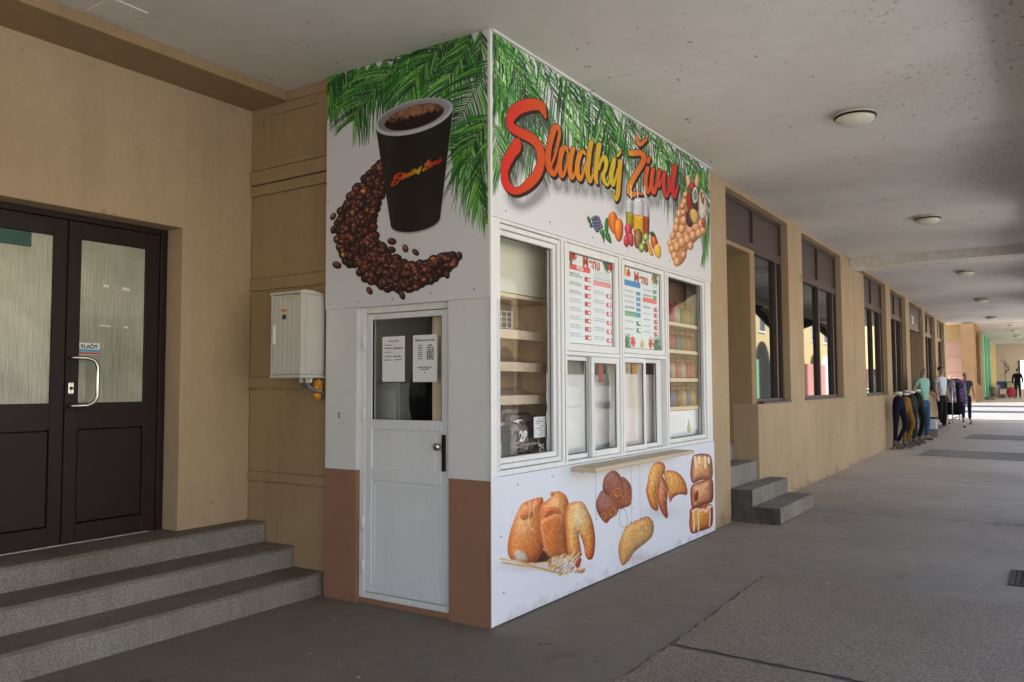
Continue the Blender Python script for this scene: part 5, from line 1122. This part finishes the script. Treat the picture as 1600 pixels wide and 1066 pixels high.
def human(name, label, cat, loc, rz, top, bottom, skinm, hair, shoe, h=1.85, pose=None, longsleeve=False, group=None, hips=1., jacket=False, bald=False):
    """standing figure, facing local -Y; parts: body, hair, shirt, trousers, shoes"""
    s = h/1.85; o = root(name, label, cat, (0, 0, 0), group)
    p = dict(lk=(0, 0), rk=(0, 0), larm=(.27, -.06, .93), rarm=(-.27, -.06, .93), lelb=(.25, .03, 1.19), relb=(-.25, .03, 1.19)); p.update(pose or {})
    def S_(L_): return [tuple(c*s for c in v[:3])+tuple(r*s for r in v[3:]) for v in L_]
    V = [(0, 0, 1.0, .11, .085), (0, 0, 1.18, .10, .075), (0, .01, 1.38, .115, .07), (0, .01, 1.52, .055, .055), (0, -.01, 1.60, .052, .055), (0, -.02, 1.69, .074, .092), (0, -.015, 1.78, .06, .075),
         (.17, .01, 1.46, .055, .055), (*p['lelb'], .04, .04), (*p['larm'], .028, .03), (p['larm'][0], p['larm'][1]-.03, p['larm'][2]-.10, .022, .035), (-.17, .01, 1.46, .055, .055), (*p['relb'], .04, .04), (*p['rarm'], .028, .03), (p['rarm'][0], p['rarm'][1]-.03, p['rarm'][2]-.10, .022, .035),
         (.09, 0, .90, .085, .09), (.10, -.02+p['lk'][0], .50, .055, .058), (.11, .02+p['lk'][1], .10, .036, .042), (.12, -.10+p['lk'][1], .045, .035, .03), (-.09, 0, .90, .085, .09), (-.10, -.02+p['rk'][0], .50, .055, .058), (-.11, .02+p['rk'][1], .10, .036, .042), (-.12, -.10+p['rk'][1], .045, .035, .03),
         (0, -.105, 1.675, .012, .014)]
    E_ = [(0, 1), (1, 2), (2, 3), (3, 4), (4, 5), (5, 6), (2, 7), (7, 8), (8, 9), (9, 10), (2, 11), (11, 12), (12, 13), (13, 14), (0, 15), (15, 16), (16, 17), (17, 18), (0, 19), (19, 20), (20, 21), (21, 22), (5, 23)]
    skin('body', S_(V), E_, skinm, o)
    k = 1.14
    T_ = [(0, 0, .96, .145, .115), (0, 0, 1.18, .135, .105), (0, .01, 1.38, .178, .118), (0, .01, 1.50, .08, .075), (.18, .01, 1.455, .07, .07), (-.18, .01, 1.455, .07, .07)]
    TE = [(0, 1), (1, 2), (2, 3), (2, 4), (2, 5)]
    le, re_ = p['lelb'], p['relb']
    T_ += [((.18+le[0])/2+.005, (.01+le[1])/2, (1.455+le[2])/2, .062, .062), ((-.18+re_[0])/2-.005, (.01+re_[1])/2, (1.455+re_[2])/2, .062, .062)]; TE += [(4, 6), (5, 7)]
    if longsleeve:
        T_ += [(*le, .055, .055), (*p['larm'], .042, .042), (*re_, .055, .055), (*p['rarm'], .042, .042)]; TE += [(6, 8), (8, 9), (7, 10), (10, 11)]
        if jacket: T_[0] = (0, 0, .86, .17, .14); T_[1] = (0, 0, 1.18, .17, .13); T_[2] = (0, .01, 1.38, .195, .135)
    skin('jacket' if jacket else 'shirt', S_(T_), TE, top, o, rootv=1)
    if bottom is not None:
        B_ = [(0, 0, 1.02, .142, .112), (0, 0, .95, .15, .12), (.095, 0, .86, .095, .105), (.10, -.02+p['lk'][0], .50, .068, .07), (.11, .02+p['lk'][1], .10, .052, .058), (-.095, 0, .86, .095, .105), (-.10, -.02+p['rk'][0], .50, .068, .07), (-.11, .02+p['rk'][1], .10, .052, .058)]
        skin('trousers', S_(B_), [(0, 1), (1, 2), (2, 3), (3, 4), (1, 5), (5, 6), (6, 7)], bottom, o, rootv=1)
    for sg, kk in ((1, 'lk'), (-1, 'rk')):
        f = p[kk][1]; skin('shoe', S_([(sg*.11, .05+f, .045, .045, .04), (sg*.115, -.05+f, .04, .045, .038), (sg*.12, -.14+f, .03, .04, .025)]), [(0, 1), (1, 2)], shoe, o)
    if hair is not None and not bald: skin('hair', S_([(0, .035, 1.66, .07, .06), (0, .03, 1.74, .078, .082), (0, 0, 1.80, .06, .075)]), [(0, 1), (1, 2)], hair, o)
    for sg in (1, -1): lump('ear', (sg*.076*s, -.005*s, 1.68*s), (.012*s, .02*s, .03*s), skinm, o, sub=1, amp=0)
    o.location = loc; o.rotation_euler = (0, 0, rz); return o
boots = mat('grey_boot', (.16, .14, .12), .6, n1=(9, .5, (.7, .7, .7)))
jeans = cloth('blue_denim', (.045, .10, .19), .6); djeans = cloth('dark_denim', (.020, .024, .045), .5)
human('mannequin', 'male mannequin in a mint green T-shirt and blue jeans beside the row of trouser forms', 'mannequin', (.36, 18.15, gz(18)), R(62), cloth('mint_shirt', (.28, .52, .42)), jeans, M['mskin'], None, boots, 1.86, dict(larm=(.22, -.22, 1.05), rarm=(-.22, .10, 1.05), lelb=(.24, .06, 1.2), relb=(-.26, .10, 1.22)))
human('mannequin', 'male mannequin in a white T-shirt and black trousers by the shop door', 'mannequin', (.36, 22.2, gz(22)+.02), R(65), cloth('white_shirt', (.62, .64, .72)), cloth('black_trousers', (.015, .015, .016)), M['mskin'], M['hair'], boots, 1.88)
def legs(label, loc, rz, m, kn, flare=1., h=1.):
    o = root('trouser_form', label, 'leg mannequin', (0, 0, 0), 'leg mannequins wearing trousers along the wall')
    (la, lb), (ra, rb) = kn
    skin('trousers', [(0, 0, 1.13, .105, .085), (0, .01, 1.02, .125, .105), (.07, .01, .88, .078, .092), (.085, la, .52, .052, .056), (.08, lb, .16, .038*flare, .042*flare), (-.07, .01, .88, .078, .092), (-.085, ra, .52, .052, .056), (-.08, rb, .16, .038*flare, .042*flare)], [(0, 1), (1, 2), (2, 3), (3, 4), (1, 5), (5, 6), (6, 7)], m, o, rootv=1)
    skin('waist', [(0, 0, 1.12, .10, .08), (0, 0, 1.19, .098, .078)], [(0, 1)], M['paper'], o)
    for sg, f in ((1, lb), (-1, rb)):
        skin('boot', [(sg*.09, f+.01, .24, .038, .042), (sg*.09, f+.01, .12, .036, .042), (sg*.09, f-.06, .055, .038, .035), (sg*.09, f-.15, .03, .034, .02)], [(0, 1), (1, 2), (2, 3)], boots, o)
        addl = bmesh.new(); addtube(addl, [(sg*.09, f+.04, .10), (sg*.09, f+.045, .0)], [.02, .012], 8); bm2('heel', addl, boots, o)
    o.location = loc; o.rotation_euler = (0, 0, rz); o.scale = (h, h, h); return o
legs('navy blue trousers on a leg form, nearest in the row by the wall', (.23, 15.15, gz(15)), R(60), cloth('navy', (.012, .012, .03)), ((-.10, .12), (.02, .05)), h=1.06)
legs('mustard brown trousers on a leg form, second from the front', (.32, 15.55, gz(15.6)), R(72), cloth('mustard', (.28, .13, .03)), ((-.10, .06), (.02, .02)), h=1.03)
legs('dark green camouflage trousers on a leg form, third from the front', (.36, 16.1, gz(16.1)), R(65), mat('camouflage', (.05, .065, .04), .9, n1=(12, 1, (.3, .3, .3)), n2=(7, .9, (.6, .5, .4))), ((-.02, .03), (.02, .02)), h=1.06)
legs('black trousers on a leg form, fourth, beside the mint shirted mannequin', (.40, 16.75, gz(16.8)), R(60), cloth('black_denim', (.018, .018, .02)), ((-.08, .04), (.02, .0)), h=1.08)
legs('dark blue jeans on a leg form, tucked behind the black trousers', (.12, 17.1, gz(17.2)), R(70), djeans, ((-.04, .05), (.02, .0)), h=1.06)
# step with boxes
db = root('door_step', 'low concrete step in front of the far shop door', 'step', (.25, 20.4, .15)); box('block', (-.03, .56, 19.15, 21.8, .05, .37), M['concrete'], db, bev=.008)
wbx = cloth('pale_card', (.60, .64, .72))
k_ = 0
for x, y, z, a, b, h in ((.26, 19.6, .37, .46, .34, .09), (.26, 19.6, .462, .44, .33, .085), (.24, 19.62, .55, .44, .3, .08)):
    tag(box('shoe_box', (x-a/2, x+a/2, y-b/2, y+b/2, z, z+h), wbx, None, bev=.004), ['bottom', 'middle', 'top'][k_]+' flat pale blue box in the stack on the concrete door step', 'box', 'pale boxes stacked on the door step'); k_ += 1
tag(lump('plastic_bag', (.30, 20.15, .50), (.20, .18, .14), cloth('pink_plastic', (.62, .40, .38)), None, amp=.6), 'crumpled pinkish white plastic bag on the concrete door step', 'bag')
tag(lump('plastic_bag', (.16, 19.62, .74), (.17, .14, .12), cloth('pale_plastic', (.66, .55, .52)), None, amp=.7), 'crumpled pale bag lying on top of the flat boxes', 'bag')
tag(lump('folded_shirt', (.40, 19.6, .655), (.14, .12, .025), M['ink'], None, amp=.4), 'black folded garment on the stack of pale boxes', 'garment')
# clothes rack
cr = root('clothes_rack', 'chrome clothes rack on curved wheeled feet in front of the pink wall', 'clothes rack', (.5, 24.5, .2))
zr = gz(24.5)
for y in (23.4, 25.6):
    tube('post', [(.52, y, zr+.12), (.52, y, zr+1.50)], .014, M['chrome'], cr)
    tube('foot', [(.52-.30*math.cos(t), y, zr+.05+.20*math.sin(t)) for t in np.linspace(0, math.pi, 9)], .013, M['chrome'], cr)
    for sx in (-.3, .3): tube('wheel', [(.52+sx, y-.015, zr+.035), (.52+sx, y+.015, zr+.035)], .035, M['ink'], cr, seg=10)
tube('rail', [(.52, 23.3, zr+1.50), (.52, 25.7, zr+1.50)], .014, M['chrome'], cr); tube('lower_rail', [(.52, 23.4, zr+.25), (.52, 25.6, zr+.25)], .01, M['chrome'], cr)
def garment(y, x, w_, h, m, label, zt=1.46):
    bm = bmesh.new(); n = 10; rows = []
    prof = [(0, .06), (.04, .45), (.10, .95), (.3, .9), (.6, .94), (1, 1)]
    for (v, u) in prof:
        z = zr+zt-v*h; ring = []
        for k in range(n):
            a = 2*math.pi*k/n; ring.append(bm.verts.new((x+w_/2*u*math.cos(a), y+(.025+.03*v+.018*math.sin(a*3+y*9+v*2))*math.sin(a), z)))
        rows.append(ring)
    for a_, b_ in zip(rows, rows[1:]):
        for k in range(n): bm.faces.new((a_[k], a_[(k+1) % n], b_[(k+1) % n], b_[k]))
    bm.faces.new(rows[0]); bm.faces.new(rows[-1][::-1])
    return tag(bm2('garment', bm, m, smooth=True), label, 'garment', 'garments hanging on the clothes rack')
gm = [('floral_white', (.60, .56, .62), 'patterned white and violet blouse, nearest on the clothes rack', .62, .72), ('black_knit', (.02, .02, .022), 'black long dress, second on the clothes rack', .55, 1.05), ('violet_print', (.30, .20, .36), 'violet print blouse, third on the clothes rack', .6, .7), ('pink_knit', (.5, .10, .22), 'pink knit top, fourth on the clothes rack', .55, .66),
      ('navy_dress', (.03, .03, .09), 'navy dress, fifth on the clothes rack', .6, 1.1), ('grey_print', (.35, .35, .38), 'grey print shirt, sixth on the clothes rack', .58, .75), ('dark_purple', (.10, .04, .16), 'dark purple tunic, seventh on the clothes rack', .6, .95), ('rose_print', (.45, .22, .30), 'rose patterned blouse, farthest on the clothes rack', .6, .8)]
for i, (n_, c, lb, w_, h) in enumerate(gm):
    m_ = mat(n_, c, .9, .15, n1=(13, 1, (.25, .2, .3)), n2=(26, 1, (.5, .4, .5))); garment(23.5+i*.28, .50+.10*((i*7) % 3-1), w_*.74, h, m_, lb, 1.47-.05*(i % 2))
human('person', 'person with short grey hair in a dark top standing behind the clothes rack', 'person', (.62, 26.9, gz(27)), R(20), cloth('dark_green_top', (.05, .055, .045)), djeans, M['skin'], M['greyhair'], boots, 1.70)

# ================================================================ the sunny gap and the far arcade
pk = cloth('pink_render', (.62, .40, .31), .2); 
pw = root('pink_wall', 'pale pink panelled passage wall with a yellow band on top, beyond the end of the ochre building', 'wall', (-4, 42.4, .6))
box('wall', (-11, -.62, 42.4, 42.7, .3, 6.5), mat('yellow_render', (.60, .47, .24), .9, n1=(2, .4, (.85, .84, .8))), pw, bev=0)
for i in range(9):
    for j in range(4):
        x1 = -.66-i*.72; box('panel', (x1-.70, x1, 42.36, 42.4, .55+j*.80, .55+j*.80+.78), pk, pw, bev=0)
ob = root('orange_building', 'orange corner building with a brown window strip beside the sunny gap', 'building', (-.3, 43, .6))
om = mat('orange_render', (.30, .175, .085), .9, n1=(2, .4, (.85, .84, .8)))
boxes('wall', [(-.58, -.03, 41, 42.3, .3, 4.51), (-.58, -.25, 42.3, 46.6, .3, 4.51), (-.25, -.03, 42.3, 44.9, .3, 1.5), (-.25, -.03, 42.3, 44.9, 4.2, 4.5), (-.25, -.03, 44.9, 46.6, .3, 4.45)], om, ob)
wn = boxes('window', [(-.2, -.12, 42.3, 44.9, 1.5, 1.6), (-.2, -.12, 42.3, 44.9, 4.1, 4.2), (-.2, -.12, 43.5, 43.6, 1.6, 4.1)], M['dframe'], ob); boxes('pane', [(-.19, -.16, 42.3, 43.5, 1.6, 4.1), (-.19, -.16, 43.6, 44.9, 1.6, 4.1)], M['pane'], wn)
boxes('unseen_roof_mass', [(-12, 3.5, 42.75, 61, 4.95, 5.4), (-12, -.6, 42.72, 46.6, .2, 4.95)], om, ob)  # unseen roof slab and back mass, kept low like the near one for the light
gb = root('green_shop', 'mint green shop front with fluted pilasters in the far arcade', 'building', (-.3, 50, .6))
gm_ = mat('mint_render', (.12, .46, .30), .85, n1=(2, .4, (.8, .82, .8))); gm2 = mat('pale_mint_render', (.34, .60, .46), .85)
boxes('wall', [(-6, -.35, 46.6, 54.8, .3, 4.4)], gm_, gb)
for k in range(6): box('pilaster', (-.35, -.03, 46.7+k*1.4, 47.2+k*1.4, .3, 4.3), gm2 if k % 2 else gm_, gb, bev=0)
yb = root('yellow_shop', 'pale yellow shop front beyond the mint green one', 'building', (-.3, 58, .9))
ym = mat('pale_yellow_render', (.62, .56, .30), .85)
boxes('wall', [(-6, -.35, 54.8, 61, .3, 4.4)], ym, yb)
for k in range(4): box('pilaster', (-.35, -.03, 55.0+k*1.5, 55.5+k*1.5, .3, 4.25), ym, yb, bev=0)
ew = root('end_wall', 'white end wall of the far arcade with a dark plant motif and an opening to the bright street', 'wall', (.5, 61, 1.2))
wm = mat('greyish_white_render', (.55, .53, .51), .9)
boxes('wall', [(-6, 1.22, 61, 61.4, .8, 4.6), (1.22, 3.5, 61, 61.4, 3.15, 4.6)], wm, ew)
boxes('door_frame', [(1.225, 1.34, 60.95, 61.5, 1.2, 3.14)], M['dframe'], ew)
bm = bmesh.new()
for k in range(9):
    a = R(-60+k*37); z = 2.0+k*.13; pts = [(.45, z), (.45+.26*math.sin(a)-.04, z+.08+.1*abs(math.cos(a))), (.45+.34*math.sin(a), z+.2), (.45+.2*math.sin(a)+.05, z+.05)]
    vs = [bm.verts.new((x, 60.98, z_)) for x, z_ in pts]; bm.faces.new(vs)
    for v in vs: pass
addbox(bm, .44, .46, 60.975, 60.985, 1.75, 3.2); bm2('plant_motif', bm, M['ink'], ew)
tag(box('low_step', (-.03, .42, 47.2, 52, .55, .85), M['tread'], None, bev=.01), 'low brown grey step before the mint green shop front', 'step')
tag(box('low_step', (-.03, .75, 52.4, 56.5, .6, .92), M['concrete'], None, bev=.01), 'grey step farther on, before the pale yellow shop front', 'step')
# goods stand out on the far walk
for x, y, z, r_, c, lb in ((.30, 50.2, .85, .22, 'white', 'white plastic tub on the step before the mint green shop'), (.35, 51.4, .85, .2, 'blue', 'blue grey tub next to the white tub before the mint green shop')):
    o = root('plastic_tub', lb, 'tub', (x, y, z)); lathe('tub', [(r_*.75, 0), (r_, .5), (r_*1.06, .52), (r_*1.06, .55), (r_*.9, .55)], (x, y, z), cl_[c], o, 14); tube('handle', [(x-r_, y, z+.52), (x, y-.05, z+.75), (x+r_, y, z+.52)], .012, M['chrome'], o)
gt = root('market_cart', 'two wheeled goods cart with dark and green crates in the far arcade', 'cart', (.65, 53, .7))
zc = gz(53)
box('crate', (.30, .78, 52.7, 53.3, zc+.55, zc+1.0), cl_['blue'], gt); box('crate', (.80, 1.28, 52.6, 53.2, zc+.5, zc+.98), cl_['green'], gt); box('board', (.86, 1.2, 52.57, 52.598, zc+.58, zc+.92), mat('pale_yellow_card', (.65, .6, .35), .8), gt)
for x in (.35, 1.2): tube('leg', [(x, 52.9, zc), (x, 52.9, zc+.55)], .02, M['ink'], gt); 
for x in (.4, 1.15): tube('wheel', [(x, 52.6, zc+.15), (x+.05, 52.6, zc+.15)], .15, M['ink'], gt, seg=14)
human('person', 'person in black jacket seen from behind, walking past the far shops', 'person', (1.42, 51.5, gz(51.5)), R(180), cloth('black_jacket', (.010, .010, .012)), cloth('dark_teal_trousers', (.02, .035, .038)), M['skin'], M['hair'], boots, 1.78, dict(lk=(-.05, -.08), rk=(.03, .12)), longsleeve=True, jacket=True)
tag(lump('carrier_bag', (1.08, 51.4, gz(51)+.36), (.23, .12, .30), cloth('red_plastic', (.50, .06, .09)), None, amp=.35), 'red carrier bag hanging beside the walking person in black', 'bag')
human('person', 'distant person in dark clothes at the right edge, in the bright opening', 'person', (1.55, 82, gz(82)), R(170), cloth('black_coat', (.012, .010, .022)), cloth('charcoal', (.02, .02, .02)), M['skin'], M['hair'], boots, 1.75, longsleeve=True, jacket=True)
bm = bmesh.new(); rs = random.Random(4)
for k in range(70):
    x, y = rs.uniform(-1.3, 2.9), rs.uniform(-2.5, 12); r_ = rs.uniform(.004, .012); a = rs.uniform(0, 6)
    if x < 0 and y > 0: continue
    z = gz(y)+.011; bm.faces.new([bm.verts.new((x+r_*math.cos(a+q)*(1+.5*(q > 3)), y+r_*math.sin(a+q), z+.002*(q > 3))) for q in (0, 1.6, 3.1, 4.7)])
bm2('litter', bm, mat('litter_scraps', (.55, .53, .48), .9), kind='stuff')
# two unseen beams added over the gap so their shadows stripe the sunlit paving
for y, lb in ((33.4, 'nearer'), (37.4, 'farther')):
    tag(box('shadow_beam', (-8, 3.45, y-.7, y+.7, 5.0, 5.4), M['concrete'], None, bev=.01), lb+' unseen beam added above the open gap to stripe the walk with shadow', 'beam', 'shadow beams added over the gap')

# ================================================================ street side: the arches the light comes through, and what the panes reflect
co = root('street_colonnade', 'ochre colonnade of round arches on the street side of the walk', 'colonnade', (3.3, 10, 0))
piers = [-9.5, -5.65, 5.9, 10.3, 14.9, 19.9, 27.9]
for y in piers: box('pillar', (3.06, 3.36, y-.25, y+.25, -.05, 4.15), M['wall'], co, bev=.01)
for a, b in zip(piers, piers[1:]):
    a += .25; b -= .25; c = (a+b)/2; hw = (b-a)/2; n = 18
    P = [(a, 4.15), (a, 2.9)]+[(c-hw*math.cos(math.pi*k/n), 2.9+.8*math.sin(math.pi*k/n)) for k in range(1, n)]+[(b, 2.9), (b, 4.15)]
    prism('arch', P, 'x', 3.02, 3.34, M['wall'], co)
box('cornice', (2.93, 3.02, -9.9, 28.2, 3.62, 3.849), M['ceil'], co, bev=0)
def facade(name, label, x, y0, y1, h, m, mtop, d=6):
    o = root(name, label, 'building', (x, (y0+y1)/2, 0)); box('wall', (x+.2, x+d, y0, y1, -.2, h), mtop, o, bev=0)
    n = int((y1-y0)/3.4); w3 = (y1-y0)/n
    for i in range(n):
        c = y0+(i+.5)*w3; hw = w3*.28; k = 10
        box('pier_cladding', (x, x+.199, c-w3/2+.01, c-hw, -.1, 2.9), m, o, bev=0)
        box('pier_cladding', (x, x+.199, c+hw, c+w3/2-.01, -.1, 2.9), m, o, bev=0)
        P = [(c-hw, 0), (c+hw, 0), (c+hw, 2.6)]+[(c+hw*math.cos(math.pi*q/k), 2.6+hw*math.sin(math.pi*q/k)) for q in range(1, k)]+[(c-hw, 2.6)]
        prism('opening', P, 'x', x+.16, x+.198, M['paper'] if i % 3 == 0 else M['room'], o)
        w2 = box('window', (x+.15, x+.199, c-.6, c+.6, 4.4, 6.0), M['paper'], o, bev=0); box('pane', (x+.14, x+.149, c-.5, c+.5, 4.5, 5.9), M['pane'], w2, bev=0)
    return o
ytop = mat('yellow_front', (.62, .50, .25), .9)
facade('street_house', 'pink arcaded house across the street, seen in the shop panes', 9.5, 43, 130, 7.5, mat('pink_front', (.62, .30, .26), .9), ytop)
facade('street_house', 'green arcaded house across the street, seen in the first shop panes', 9.5, 33, 42.5, 7.5, mat('green_front', (.20, .48, .28), .9), ytop)
facade('street_house', 'cream arcaded house across the street opposite the kiosk', 20, -40, 32, 6.5, mat('cream_front', (.68, .64, .55), .9), ytop)
gh = root('far_house', 'grey white house closing the bright street beyond the far arcade', 'building', (5, 150, 1)); box('wall', (-20, 30, 150, 160, 0, 14), M['paper'], gh, bev=0)
for i in range(8): w2 = box('window', (-15+i*4, -13.5+i*4, 149.9, 149.99, 4, 6.5), M['dframe'], gh, bev=0)
tag(box('garden_wall', (17.8, 18, -40, 16, -.1, 1.75), mat('white_wall', (.8, .8, .8), .9), None, bev=0), 'low white wall along the street opposite', 'wall')
for o in list(bpy.data.objects):
    if o.get('_b'): del o['_b']
